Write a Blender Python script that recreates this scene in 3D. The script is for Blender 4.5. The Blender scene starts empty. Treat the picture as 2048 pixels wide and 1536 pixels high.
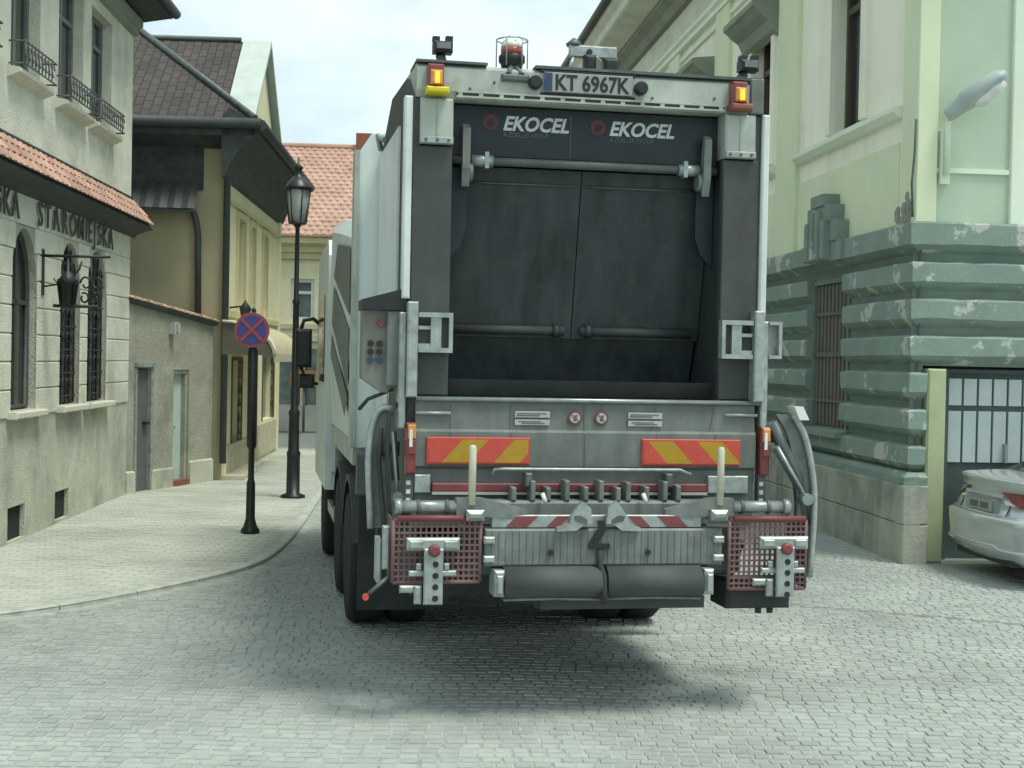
import bpy, math, random
import numpy as np
from mathutils import Vector, Matrix
random.seed(7)
rng = np.random.default_rng(7)
scene = bpy.context.scene
COL = scene.collection
R = math.radians

# ------------------------------------------------------------------ camera
F_PX, CAM_H = 2770.0, 2.0
ROLL, PITCH = R(1.15), math.atan((768 - 720.5) / F_PX)
fwd = np.array([0, math.cos(PITCH), -math.sin(PITCH)])
r0 = np.array([1.0, 0, 0]); u0 = np.cross(r0, fwd)
rgt = math.cos(ROLL) * r0 + math.sin(ROLL) * u0
upv = -math.sin(ROLL) * r0 + math.cos(ROLL) * u0
CAM = np.array([0, 0, CAM_H])
cam = bpy.data.cameras.new('camera')
cam.sensor_width = 36.0
cam.lens = F_PX / 2048 * 36.0
cam.clip_start, cam.clip_end = 0.05, 900
cam_o = bpy.data.objects.new('camera', cam); COL.objects.link(cam_o)
cam_o.matrix_world = Matrix(((rgt[0], upv[0], -fwd[0], 0), (rgt[1], upv[1], -fwd[1], 0),
                             (rgt[2], upv[2], -fwd[2], CAM_H), (0, 0, 0, 1)))
scene.camera = cam_o

# ------------------------------------------------------------------ sky, sun, exposure
SUN_EL, SUN_AZ = R(66), R(122)            # azimuth measured from +Y towards +X
world = bpy.data.worlds.new('World'); scene.world = world; world.use_nodes = True
wn = world.node_tree; wn.nodes.clear()
def wnode(t, **k):
    n = wn.nodes.new(t)
    for a, b in k.items(): setattr(n, a, b)
    return n
sky = wnode('ShaderNodeTexSky', sky_type='NISHITA'); sky.sun_disc = False
sky.sun_elevation, sky.sun_rotation = SUN_EL, SUN_AZ
sky.air_density, sky.dust_density, sky.ozone_density = 1.0, 2.0, 1.2
tc = wnode('ShaderNodeTexCoord'); mp = wnode('ShaderNodeMapping'); mp.inputs['Scale'].default_value = (1.0, 1.0, 2.6)
nz = wnode('ShaderNodeTexNoise'); nz.inputs['Scale'].default_value = 3.2; nz.inputs['Detail'].default_value = 6; nz.inputs['Roughness'].default_value = .55
rp = wnode('ShaderNodeValToRGB'); rp.color_ramp.elements[0].position = .40; rp.color_ramp.elements[1].position = .62
rp.color_ramp.elements[0].color = (.45, .45, .45, 1); rp.color_ramp.elements[1].color = (.97, .97, .97, 1)
mx = wnode('ShaderNodeMix', data_type='RGBA'); mx.inputs[7].default_value = (6.0, 7.05, 7.05, 1)
bg = wnode('ShaderNodeBackground'); bg.inputs['Strength'].default_value = .059
wo = wnode('ShaderNodeOutputWorld')
wn.links.new(tc.outputs['Generated'], mp.inputs['Vector']); wn.links.new(mp.outputs['Vector'], nz.inputs['Vector'])
wn.links.new(nz.outputs['Fac'], rp.inputs['Fac']); wn.links.new(rp.outputs['Color'], mx.inputs[0])
wn.links.new(sky.outputs['Color'], mx.inputs[6]); wn.links.new(mx.outputs[2], bg.inputs['Color'])
wn.links.new(bg.outputs['Background'], wo.inputs['Surface'])
sun = bpy.data.lights.new('sun', 'SUN'); sun.energy = 1.0; sun.angle = R(18); sun.color = (1.0, .985, .90)
sun_o = bpy.data.objects.new('sun', sun); COL.objects.link(sun_o)
sd = Vector((math.sin(SUN_AZ) * math.cos(SUN_EL), math.cos(SUN_AZ) * math.cos(SUN_EL), math.sin(SUN_EL)))
sun_o.rotation_euler = sd.to_track_quat('Z', 'Y').to_euler(); sun_o.location = (8, 4, 20)
vs = scene.view_settings
vs.view_transform = 'Standard'; vs.look = 'None'; vs.exposure = 1.45; vs.gamma = 1.0; vs.use_curve_mapping = False

# ------------------------------------------------------------------ layout helpers
def ray(x, y): return fwd + rgt * (x - 1024) / F_PX - upv * (y - 768) / F_PX
def hit(x, y, p0, n):
    d = ray(x, y); return CAM + d * (((np.array(p0) - CAM) @ n) / (d @ n))
def ground_at(x, y, z=0.0): return hit(x, y, (0, 0, z), np.array([0, 0, 1.0]))
class Frame:
    """A wall frame: x along the wall, y into it, z up."""
    def __init__(s, o, d):
        s.o = np.array([o[0], o[1], 0.0]); d = np.array([d[0], d[1], 0.0]); s.d = d / np.linalg.norm(d)
        s.n = np.array([-s.d[1], s.d[0], 0.0]); s.rz = math.atan2(s.d[1], s.d[0])
    def at(s, x, y, off=0.0):
        p = hit(x, y, s.o + s.n * off, s.n) - s.o; return float(p @ s.d), float(p[2])
    def world(s, x, y, z=0.0): return s.o + s.d * x + s.n * y + np.array([0, 0, z])

# ------------------------------------------------------------------ materials
def mat(name, col, rough=.7, metal=0.0, var=.12, scale=6.0, bump=0.0, bscale=60.0, col2=None, thr=None, spec=.4,
        streak=False, emit=None, estr=0.0, alpha=1.0, trans=0.0, c2scale=None, coat=0.0, orand=0.0):
    m = bpy.data.materials.new(name); m.use_nodes = True; t = m.node_tree; b = t.nodes['Principled BSDF']
    b.inputs['Roughness'].default_value = rough; b.inputs['Metallic'].default_value = metal
    b.inputs['Specular IOR Level'].default_value = spec
    if coat: b.inputs['Coat Weight'].default_value = coat; b.inputs['Coat Roughness'].default_value = .08
    if trans: b.inputs['Transmission Weight'].default_value = trans
    N = t.nodes.new; L = t.links.new
    tcn = N('ShaderNodeTexCoord'); mpn = N('ShaderNodeMapping')
    geo = N('ShaderNodeNewGeometry')
    L(geo.outputs['Position'], mpn.inputs['Vector'])
    if streak: mpn.inputs['Scale'].default_value = (1, 1, .12)
    n1 = N('ShaderNodeTexNoise'); n1.inputs['Scale'].default_value = scale; n1.inputs['Detail'].default_value = 5; n1.inputs['Roughness'].default_value = .6
    L(mpn.outputs['Vector'], n1.inputs['Vector'])
    r1 = N('ShaderNodeValToRGB'); r1.color_ramp.elements[0].position = .3; r1.color_ramp.elements[1].position = .7
    c = np.array(col)
    r1.color_ramp.elements[0].color = (*(c * (1 - var)), 1); r1.color_ramp.elements[1].color = (*np.minimum(c * (1 + var), 1), 1)
    L(n1.outputs['Fac'], r1.inputs['Fac']); out = r1.outputs['Color']
    if col2 is not None:
        n2 = N('ShaderNodeTexNoise'); n2.inputs['Scale'].default_value = c2scale or scale * .5; n2.inputs['Detail'].default_value = 7; n2.inputs['Roughness'].default_value = .65
        L(geo.outputs['Position'], n2.inputs['Vector'])
        r2 = N('ShaderNodeValToRGB'); r2.color_ramp.elements[0].position = thr[0]; r2.color_ramp.elements[1].position = thr[1]
        r2.color_ramp.elements[0].color = (0, 0, 0, 1); r2.color_ramp.elements[1].color = (1, 1, 1, 1)
        L(n2.outputs['Fac'], r2.inputs['Fac'])
        mm = N('ShaderNodeMix'); mm.data_type = 'RGBA'; mm.inputs[7].default_value = (*col2, 1)
        L(r2.outputs['Color'], mm.inputs[0]); L(out, mm.inputs[6]); out = mm.outputs[2]
    if orand:
        oi = N('ShaderNodeObjectInfo'); mr = N('ShaderNodeMapRange'); mr.inputs['To Min'].default_value = 1-orand; mr.inputs['To Max'].default_value = 1+orand
        L(oi.outputs['Random'], mr.inputs['Value']); mo = N('ShaderNodeMix'); mo.data_type = 'RGBA'; mo.blend_type = 'MULTIPLY'; mo.inputs[0].default_value = 1
        L(out, mo.inputs[6]); L(mr.outputs['Result'], mo.inputs[7]); out = mo.outputs[2]
    L(out, b.inputs['Base Color'])
    if bump:
        n3 = N('ShaderNodeTexNoise'); n3.inputs['Scale'].default_value = bscale; n3.inputs['Detail'].default_value = 4
        L(geo.outputs['Position'], n3.inputs['Vector'])
        bp = N('ShaderNodeBump'); bp.inputs['Strength'].default_value = bump; bp.inputs['Distance'].default_value = .02
        L(n3.outputs['Fac'], bp.inputs['Height']); L(bp.outputs['Normal'], b.inputs['Normal'])
    if emit is not None:
        b.inputs['Emission Color'].default_value = (*emit, 1); b.inputs['Emission Strength'].default_value = estr
    if alpha < 1: b.inputs['Alpha'].default_value = alpha
    return m

def sett_material(name, base, dark, joint):
    m = bpy.data.materials.new(name); m.use_nodes = True; t = m.node_tree; b = t.nodes['Principled BSDF']
    N = t.nodes.new; L = t.links.new
    geo = N('ShaderNodeNewGeometry'); oi = N('ShaderNodeObjectInfo')
    ad = N('ShaderNodeMath'); ad.operation = 'ADD'; L(geo.outputs['Random Per Island'], ad.inputs[0]); L(oi.outputs['Random'], ad.inputs[1])
    fr = N('ShaderNodeMath'); fr.operation = 'FRACT'; L(ad.outputs[0], fr.inputs[0])
    rp = N('ShaderNodeValToRGB'); rp.color_ramp.elements[0].color = (*dark, 1); rp.color_ramp.elements[1].color = (*base, 1)
    rp.color_ramp.elements[0].position = -0.0; rp.color_ramp.elements[1].position = 1.0
    L(fr.outputs[0], rp.inputs['Fac'])
    n1 = N('ShaderNodeTexNoise'); n1.inputs['Scale'].default_value = .55; n1.inputs['Detail'].default_value = 6; n1.inputs['Roughness'].default_value = .62
    L(geo.outputs['Position'], n1.inputs['Vector'])
    r1 = N('ShaderNodeValToRGB'); r1.color_ramp.elements[0].position = .3; r1.color_ramp.elements[1].position = .68
    r1.color_ramp.elements[0].color = (.70, .70, .70, 1); r1.color_ramp.elements[1].color = (1.1, 1.1, 1.08, 1)
    L(n1.outputs['Fac'], r1.inputs['Fac'])
    mm = N('ShaderNodeMix'); mm.data_type = 'RGBA'; mm.blend_type = 'MULTIPLY'; mm.inputs[0].default_value = 1
    L(rp.outputs['Color'], mm.inputs[6]); L(r1.outputs['Color'], mm.inputs[7])
    n2 = N('ShaderNodeTexNoise'); n2.inputs['Scale'].default_value = 70; n2.inputs['Detail'].default_value = 4
    L(geo.outputs['Position'], n2.inputs['Vector'])
    r2 = N('ShaderNodeValToRGB'); r2.color_ramp.elements[0].color = (.82, .82, .82, 1); r2.color_ramp.elements[1].color = (1.15, 1.15, 1.15, 1)
    L(n2.outputs['Fac'], r2.inputs['Fac'])
    m2 = N('ShaderNodeMix'); m2.data_type = 'RGBA'; m2.blend_type = 'MULTIPLY'; m2.inputs[0].default_value = 1
    L(mm.outputs[2], m2.inputs[6]); L(r2.outputs['Color'], m2.inputs[7])
    # shadow of the truck's tail, painted into the sett colour as a ragged patch
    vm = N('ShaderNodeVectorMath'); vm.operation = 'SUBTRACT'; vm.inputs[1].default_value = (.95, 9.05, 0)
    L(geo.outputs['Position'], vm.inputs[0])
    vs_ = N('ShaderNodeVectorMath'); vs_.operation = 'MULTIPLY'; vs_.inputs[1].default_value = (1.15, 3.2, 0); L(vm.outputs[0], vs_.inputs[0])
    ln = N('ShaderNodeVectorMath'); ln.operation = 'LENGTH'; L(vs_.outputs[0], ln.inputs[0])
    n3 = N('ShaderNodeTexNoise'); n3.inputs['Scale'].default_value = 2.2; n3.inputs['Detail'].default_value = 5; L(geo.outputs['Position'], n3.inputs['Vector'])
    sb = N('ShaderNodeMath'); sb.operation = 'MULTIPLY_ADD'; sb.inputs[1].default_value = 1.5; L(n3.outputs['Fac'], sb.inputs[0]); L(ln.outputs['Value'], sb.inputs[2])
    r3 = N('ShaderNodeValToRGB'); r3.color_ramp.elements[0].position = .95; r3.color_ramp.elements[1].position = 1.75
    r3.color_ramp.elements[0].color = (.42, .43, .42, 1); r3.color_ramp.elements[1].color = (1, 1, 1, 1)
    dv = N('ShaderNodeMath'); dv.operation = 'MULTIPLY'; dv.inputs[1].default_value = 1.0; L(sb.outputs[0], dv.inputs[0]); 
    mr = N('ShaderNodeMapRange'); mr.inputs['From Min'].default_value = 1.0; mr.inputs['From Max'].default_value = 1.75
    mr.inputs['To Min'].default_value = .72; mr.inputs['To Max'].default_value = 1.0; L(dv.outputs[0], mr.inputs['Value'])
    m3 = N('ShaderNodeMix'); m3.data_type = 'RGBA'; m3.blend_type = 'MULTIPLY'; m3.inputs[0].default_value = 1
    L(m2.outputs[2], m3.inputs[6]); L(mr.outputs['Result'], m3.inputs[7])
    L(m3.outputs[2], b.inputs['Base Color'])
    b.inputs['Roughness'].default_value = .8; b.inputs['Specular IOR Level'].default_value = .3
    bp = N('ShaderNodeBump'); bp.inputs['Strength'].default_value = .25; bp.inputs['Distance'].default_value = .01
    L(n2.outputs['Fac'], bp.inputs['Height']); L(bp.outputs['Normal'], b.inputs['Normal'])
    return m

def brick_material(name, c1, c2, mortar, scale, w=.5, h=.25, rough=.8, msize=.02, bump=.4, coord='Position'):
    m = bpy.data.materials.new(name); m.use_nodes = True; t = m.node_tree; b = t.nodes['Principled BSDF']
    N = t.nodes.new; L = t.links.new
    if coord == 'Position': src = N('ShaderNodeNewGeometry').outputs['Position']
    else: src = N('ShaderNodeTexCoord').outputs[coord]
    br = N('ShaderNodeTexBrick'); br.inputs['Color1'].default_value = (*c1, 1); br.inputs['Color2'].default_value = (*c2, 1)
    br.inputs['Mortar'].default_value = (*mortar, 1); br.inputs['Scale'].default_value = scale; br.inputs['Mortar Size'].default_value = msize
    br.inputs['Brick Width'].default_value = w; br.inputs['Row Height'].default_value = h
    L(src, br.inputs['Vector'])
    n1 = N('ShaderNodeTexNoise'); n1.inputs['Scale'].default_value = .8; n1.inputs['Detail'].default_value = 6; L(src, n1.inputs['Vector'])
    r1 = N('ShaderNodeValToRGB'); r1.color_ramp.elements[0].position = .3; r1.color_ramp.elements[1].position = .7
    r1.color_ramp.elements[0].color = (.72, .72, .72, 1); r1.color_ramp.elements[1].color = (1.1, 1.1, 1.1, 1); L(n1.outputs['Fac'], r1.inputs['Fac'])
    mm = N('ShaderNodeMix'); mm.data_type = 'RGBA'; mm.blend_type = 'MULTIPLY'; mm.inputs[0].default_value = 1
    L(br.outputs['Color'], mm.inputs[6]); L(r1.outputs['Color'], mm.inputs[7]); L(mm.outputs[2], b.inputs['Base Color'])
    bp = N('ShaderNodeBump'); bp.inputs['Strength'].default_value = bump; bp.inputs['Distance'].default_value = .02; bp.invert = True
    L(br.outputs['Fac'], bp.inputs['Height']); L(bp.outputs['Normal'], b.inputs['Normal'])
    b.inputs['Roughness'].default_value = rough; b.inputs['Specular IOR Level'].default_value = .3
    return m

M = {}
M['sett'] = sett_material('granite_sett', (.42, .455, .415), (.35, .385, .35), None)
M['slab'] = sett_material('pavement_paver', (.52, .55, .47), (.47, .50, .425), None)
M['joint'] = mat('joint_sand', (.345, .375, .335), .95, var=.3, scale=9)
M['gutter_dirt'] = mat('gutter_dirt', (.20, .22, .20), .95, var=.3, scale=8)
M['joint_pale'] = mat('pale_joint_sand', (.40, .425, .365), .95, var=.2, scale=9)
M['road_far'] = brick_material('paved_road', (.36, .41, .36), (.30, .34, .30), (.2, .22, .2), 4.0, msize=.03)
M['asphalt'] = mat('asphalt', (.16, .18, .17), .9, var=.2, scale=2, bump=.3)
M['kerb'] = mat('kerb_stone', (.44, .47, .405), .85, var=.2, scale=5, bump=.3)
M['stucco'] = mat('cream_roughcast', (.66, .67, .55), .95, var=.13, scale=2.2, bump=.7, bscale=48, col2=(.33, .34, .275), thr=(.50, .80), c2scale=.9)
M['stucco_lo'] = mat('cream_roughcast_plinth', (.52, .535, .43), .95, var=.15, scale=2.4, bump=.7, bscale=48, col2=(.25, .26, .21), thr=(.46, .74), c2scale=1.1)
M['sill'] = mat('cream_sill', (.62, .61, .50), .8, var=.12, scale=8, bump=.2)
M['glass'] = mat('window_glass', (.035, .045, .042), .12, var=.3, scale=.8, spec=.6)
M['glass_hazy'] = mat('window_net_curtain', (.12, .15, .145), .2, var=.4, scale=3, spec=.6)
M['frame_dark'] = mat('dark_window_frame', (.06, .065, .058), .6, var=.25, scale=10)
M['frame_grey'] = mat('grey_window_frame', (.17, .185, .17), .6, var=.15, scale=10)
M['frame_white'] = mat('white_window_frame', (.62, .67, .62), .5, var=.08, scale=10)
M['iron'] = mat('wrought_iron', (.022, .028, .027), .5, var=.3, scale=20, spec=.5)
M['iron_gray'] = mat('weathered_iron', (.10, .115, .11), .6, var=.35, scale=30)
M['letter'] = mat('dark_letters', (.085, .09, .082), .7, var=.2, scale=12)
M['tile'] = mat('clay_tile', (.46, .275, .20), .85, var=.22, scale=4.5, bump=.2, col2=(.35, .27, .22), thr=(.45, .7), c2scale=7, orand=.28)
M['tile_far'] = mat('clay_tile_far', (.46, .295, .225), .85, var=.2, scale=1.4, bump=.1)
M['soffit'] = mat('dark_board', (.06, .072, .068), .85, var=.3, scale=6)
M['vent'] = mat('vent_void', (.02, .022, .02), .9)
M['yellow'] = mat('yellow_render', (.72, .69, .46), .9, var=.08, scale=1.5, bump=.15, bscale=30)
M['yellow_gable'] = mat('yellow_render_shaded', (.42, .39, .25), .95, var=.12, scale=.9, bump=.2, bscale=30)  # the yellow render with the end wall's shade put into its colour
M['ochre'] = mat('ochre_moulding', (.58, .52, .30), .85, var=.1, scale=3)
M['shingle'] = brick_material('roof_shingle', (.105, .088, .078), (.075, .068, .062), (.045, .042, .04), 3.0, w=.6, h=.42, msize=.03, bump=.8, coord='Object')
M['zinc'] = mat('pale_metal_cladding', (.50, .57, .51), .6, var=.10, scale=3)
M['zinc_dark'] = mat('dark_metal_gutter', (.055, .066, .064), .55, var=.2, scale=4)
M['corr'] = mat('corrugated_sheet', (.06, .068, .062), .6, var=.25, scale=4, streak=True)
M['wall_grey'] = mat('grey_garden_wall', (.33, .335, .265), .95, var=.16, scale=1.6, bump=.6, bscale=30, col2=(.16, .17, .135), thr=(.5, .75), c2scale=1.5)
M['door_grey'] = mat('grey_steel_door', (.115, .125, .12), .55, var=.12, scale=6)
M['door_mint'] = mat('mint_door', (.42, .54, .47), .5, var=.08, scale=5)
M['brown'] = mat('brown_timber', (.10, .085, .06), .7, var=.25, scale=6, streak=True)
M['canopy'] = mat('canopy_cloth', (.50, .46, .31), .9, var=.10, scale=3)
M['canopy_in'] = mat('canopy_lining', (.13, .12, .085), .9, var=.15, scale=3)
M['canopy_edge'] = mat('canopy_edge', (.72, .70, .58), .7)
M['stone_beige'] = mat('beige_stone', (.50, .47, .35), .9, var=.15, scale=4)
M['shop'] = mat('shop_front', (.34, .36, .33), .6, var=.2, scale=1.5)
M['orange_sign'] = mat('orange_sign', (.32, .15, .04), .6)
M['black_paint'] = mat('black_paint', (.013, .017, .016), .4, var=.3, scale=14, spec=.5)
M['lamp_glass'] = mat('lamp_glass', (.55, .60, .57), .15, var=.05, spec=.6, trans=.5)
M['sign_blue'] = mat('sign_blue', (.06, .065, .26), .4, var=.06)
M['sign_red'] = mat('sign_red', (.36, .07, .06), .4, var=.06)
M['galv'] = mat('galvanised_steel', (.36, .405, .385), .45, metal=.35, var=.2, scale=16, col2=(.22, .24, .22), thr=(.48, .75), c2scale=11)
M['lamp_grey'] = mat('lamp_housing', (.40, .46, .44), .45, var=.06)
# right building
M['gr_green'] = mat('pale_green_render', (.70, .77, .53), .9, var=.05, scale=1.2, bump=.12, bscale=25, col2=(.62, .715, .52), thr=(.45, .8), c2scale=.8)
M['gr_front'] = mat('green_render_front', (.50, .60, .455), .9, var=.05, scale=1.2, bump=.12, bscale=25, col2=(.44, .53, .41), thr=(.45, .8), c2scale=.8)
M['gr_cream'] = mat('cream_render', (.88, .87, .71), .9, var=.08, scale=2.2, streak=True, bump=.10, bscale=25, col2=(.60, .63, .52), thr=(.55, .85), c2scale=.8)
M['gr_trim'] = mat('pale_trim', (.74, .82, .66), .85, var=.06, scale=2)
M['gr_dark'] = mat('sage_rustication', (.21, .28, .235), .9, var=.10, scale=2.0, bump=.25, bscale=22, col2=(.46, .48, .42), thr=(.60, .645), c2scale=1.6)
M['gr_groove'] = mat('sage_groove', (.18, .235, .20), .95, var=.12, scale=2.5, bump=.2, bscale=22)
M['gr_course'] = mat('sage_course', (.225, .30, .25), .9, var=.10, scale=2.0, bump=.25, bscale=22, col2=(.47, .49, .43), thr=(.57, .60), c2scale=2.4)
M['plinth'] = mat('stone_plinth', (.38, .39, .32), .95, var=.16, scale=2.5, bump=.4, bscale=25, col2=(.19, .21, .175), thr=(.46, .7), c2scale=1.7, streak=True)
M['lime'] = mat('lime_jamb', (.40, .45, .27), .8, var=.08, scale=3)
M['door_green'] = mat('dark_green_door', (.075, .105, .10), .6, var=.2, scale=4)
M['pane'] = mat('frosted_pane', (.60, .68, .66), .3, var=.08, scale=3)
M['shutter'] = mat('brown_shutter', (.135, .125, .10), .75, var=.2, scale=9, streak=True)
M['corn'] = mat('cornice_stone', (.62, .64, .52), .9, var=.12, scale=2)
M['corn_dark'] = mat('cornice_weathered', (.25, .28, .22), .9, var=.15, scale=2)
# truck
M['white'] = mat('truck_white', (.66, .73, .69), .4, var=.08, scale=3, spec=.5, col2=(.44, .48, .44), thr=(.5, .85), c2scale=1.6, streak=True)
M['tail_pale'] = mat('tailgate_pale_grey', (.42, .46, .40), .5, var=.16, scale=9, col2=(.25, .28, .235), thr=(.48, .78), c2scale=5, streak=True)
M['tail_grey'] = mat('tailgate_grey', (.152, .172, .156), .5, var=.20, scale=9, col2=(.10, .11, .097), thr=(.44, .74), c2scale=4, streak=True)
M['tail_dark'] = mat('tailgate_anthracite', (.055, .062, .058), .6, var=.2, scale=4, col2=(.078, .086, .076), thr=(.46, .74), c2scale=2.6, streak=True)
M['hop_dark'] = mat('hopper_steel', (.032, .042, .042), .5, var=.3, scale=4, col2=(.06, .068, .062), thr=(.5, .75), c2scale=5, streak=True)
M['hop_plate'] = mat('hopper_plate', (.034, .045, .046), .45, var=.4, scale=9, col2=(.062, .070, .066), thr=(.52, .76), c2scale=6, streak=True)
M['navy'] = mat('logo_board', (.017, .027, .032), .45, var=.15, scale=4)
M['logo_white'] = mat('logo_white', (.55, .58, .56), .6)
M['logo_red'] = mat('logo_red', (.14, .035, .04), .6)
M['steel'] = mat('worn_steel', (.30, .34, .325), .35, metal=.5, var=.2, scale=12)
M['steel_dark'] = mat('dark_steel', (.10, .12, .112), .5, metal=.2, var=.25, scale=8)
M['lift_grey'] = mat('lift_grey', (.172, .198, .182), .55, var=.24, scale=10, col2=(.11, .12, .105), thr=(.46, .72), c2scale=7, streak=True)
M['rubber'] = mat('rubber', (.035, .042, .039), .75, var=.25, scale=6)
M['rubber_grey'] = mat('dusty_rubber', (.065, .075, .067), .7, var=.2, scale=5)
M['tyre'] = mat('tyre', (.018, .021, .020), .85, var=.3, scale=9, bump=.3)
M['haz_red'] = mat('reflector_red', (.52, .075, .05), .45, var=.08, scale=20)
M['haz_yel'] = mat('reflector_yellow', (.40, .25, .02), .45, var=.08, scale=20)
M['red'] = mat('red_paint', (.20, .055, .058), .5, var=.15, scale=10)
M['net'] = mat('red_coated_mesh', (.185, .105, .105), .6, var=.2, scale=10)
M['lens_amber'] = mat('amber_lens', (.75, .20, .015), .2, var=.1, emit=(1.0, .28, .01), estr=1.3)
M['lens_amber_off'] = mat('amber_lens_unlit', (.62, .28, .08), .25, var=.1)
M['lens_red'] = mat('red_lens', (.22, .055, .055), .25, var=.1)
M['lens_clear'] = mat('clear_lens', (.72, .72, .68), .2)
M['beacon_red'] = mat('beacon_red', (.36, .09, .07), .3)
M['yel'] = mat('yellow_base', (.62, .52, .02), .5)
M['rust'] = mat('rust_red_base', (.24, .095, .06), .7)
M['pole'] = mat('cream_plastic', (.55, .54, .40), .5, var=.1)
M['plate'] = mat('plate_white', (.30, .325, .295), .5, var=.08)
M['plate_blue'] = mat('plate_blue', (.03, .055, .12), .5)
M['ink'] = mat('black_ink', (.02, .022, .02), .6)
M['sticker'] = mat('sticker_white', (.42, .43, .40), .6)
M['sticker_ink'] = mat('sticker_grey_ink', (.12, .12, .115), .7)
M['panel_taupe'] = mat('control_panel', (.19, .195, .16), .6, var=.1)
M['silver'] = mat('silver_paint', (.50, .545, .525), .25, metal=.4, var=.04, spec=.5, coat=.6)
M['car_trim'] = mat('silver_trim_dark', (.30, .35, .32), .4, metal=.2, var=.05)

# ------------------------------------------------------------------ mesh builder
class MB:
    def __init__(s): s.v = []; s.f = []; s.sm = []
    def add(s, vs, fs, smooth=False):
        b = len(s.v); s.v += [tuple(map(float, p)) for p in vs]; s.f += [tuple(b + i for i in f) for f in fs]; s.sm += [smooth] * len(fs); return s
    def box(s, x0, x1, y0, y1, z0, z1):
        return s.add([(x0,y0,z0),(x1,y0,z0),(x1,y1,z0),(x0,y1,z0),(x0,y0,z1),(x1,y0,z1),(x1,y1,z1),(x0,y1,z1)],
                     [(0,3,2,1),(4,5,6,7),(0,1,5,4),(1,2,6,5),(2,3,7,6),(3,0,4,7)])
    def bbox(s, x0, x1, y0, y1, z0, z1, c=.01):
        """box with chamfered edges on the -y face"""
        c = min(c, (x1-x0)*.4, (z1-z0)*.4)
        return s.add([(x0,y0+c,z0),(x1,y0+c,z0),(x1,y0+c,z1),(x0,y0+c,z1),(x0+c,y0,z0+c),(x1-c,y0,z0+c),(x1-c,y0,z1-c),(x0+c,y0,z1-c),
                      (x0,y1,z0),(x1,y1,z0),(x1,y1,z1),(x0,y1,z1)],
                     [(4,5,6,7),(0,1,5,4),(1,2,6,5),(2,3,7,6),(3,0,4,7),(8,9,1,0),(9,10,2,1),(10,11,3,2),(11,8,0,3),(11,10,9,8)])
    def prism_y(s, poly, y0, y1):
        n = len(poly); vs = [(p[0], y0, p[1]) for p in poly] + [(p[0], y1, p[1]) for p in poly]
        return s.add(vs, [tuple(range(n)), tuple(range(2*n-1, n-1, -1))] + [(i, i+n, (i+1) % n + n, (i+1) % n) for i in range(n)])
    def prism_x(s, poly, x0, x1):
        n = len(poly); vs = [(x0, p[0], p[1]) for p in poly] + [(x1, p[0], p[1]) for p in poly]
        return s.add(vs, [tuple(range(n-1, -1, -1)), tuple(range(n, 2*n))] + [(i, (i+1) % n, (i+1) % n + n, i+n) for i in range(n)])
    def prism_z(s, poly, z0, z1):
        n = len(poly); vs = [(p[0], p[1], z0) for p in poly] + [(p[0], p[1], z1) for p in poly]
        return s.add(vs, [tuple(range(n-1, -1, -1)), tuple(range(n, 2*n))] + [(i, (i+1) % n, (i+1) % n + n, i+n) for i in range(n)])
    def tube(s, path, r, seg=10, cap=True):
        P = [Vector(p) for p in path]; rs = r if isinstance(r, (list, tuple)) else [r] * len(P)
        rings = []; ref = None
        for i, p in enumerate(P):
            a = P[max(i-1, 0)]; b = P[min(i+1, len(P)-1)]; t = (b - a).normalized()
            if ref is None: ref = Vector((0, 0, 1)) if abs(t.z) < .9 else Vector((1, 0, 0))
            u = (ref - t * ref.dot(t)).normalized(); w = t.cross(u); ref = u
            rings.append([p + (u * math.cos(2*math.pi*k/seg) + w * math.sin(2*math.pi*k/seg)) * rs[i] for k in range(seg)])
        vs = [q for rg in rings for q in rg]; fs = []
        for i in range(len(P) - 1):
            for k in range(seg): fs.append((i*seg+k, i*seg+(k+1) % seg, (i+1)*seg+(k+1) % seg, (i+1)*seg+k))
        s.add(vs, fs, True)
        if cap:
            b = len(s.v) - len(vs)
            s.f.append(tuple(b + k for k in range(seg-1, -1, -1))); s.f.append(tuple(b + (len(P)-1)*seg + k for k in range(seg))); s.sm += [False, False]
        return s
    def lathe(s, prof, c=(0, 0), seg=16, axis='z', o=0.0):
        """profile [(r, h)] turned about an axis through c"""
        vs = []
        for r, h in prof:
            for k in range(seg):
                a = 2*math.pi*k/seg; x, y = r*math.cos(a), r*math.sin(a)
                vs.append({'z': (c[0]+x, c[1]+y, o+h), 'y': (c[0]+x, o+h, c[1]+y), 'x': (o+h, c[0]+x, c[1]+y)}[axis])
        fs = [(i*seg+k, i*seg+(k+1) % seg, (i+1)*seg+(k+1) % seg, (i+1)*seg+k) for i in range(len(prof)-1) for k in range(seg)]
        s.add(vs, fs, True); b = len(s.v) - len(vs)
        s.f.append(tuple(b+k for k in range(seg-1, -1, -1))); s.f.append(tuple(b+(len(prof)-1)*seg+k for k in range(seg))); s.sm += [False, False]
        return s
    def loft(s, rings, closed=True, smooth=True, cap=True):
        n = len(rings[0]); vs = [q for rg in rings for q in rg]; fs = []
        m = n if closed else n-1
        for i in range(len(rings)-1):
            for k in range(m): fs.append((i*n+k, i*n+(k+1) % n, (i+1)*n+(k+1) % n, (i+1)*n+k))
        s.add(vs, fs, smooth)
        if cap and closed:
            b = len(s.v)-len(vs); s.f.append(tuple(b+k for k in range(n-1, -1, -1))); s.f.append(tuple(b+(len(rings)-1)*n+k for k in range(n))); s.sm += [False, False]
        return s
    def mesh(s, name, m):
        me = bpy.data.meshes.new(name); me.from_pydata(s.v, [], s.f); me.polygons.foreach_set('use_smooth', s.sm)
        me.materials.append(m if not isinstance(m, str) else M[m]); me.update(); 
        return me
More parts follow.
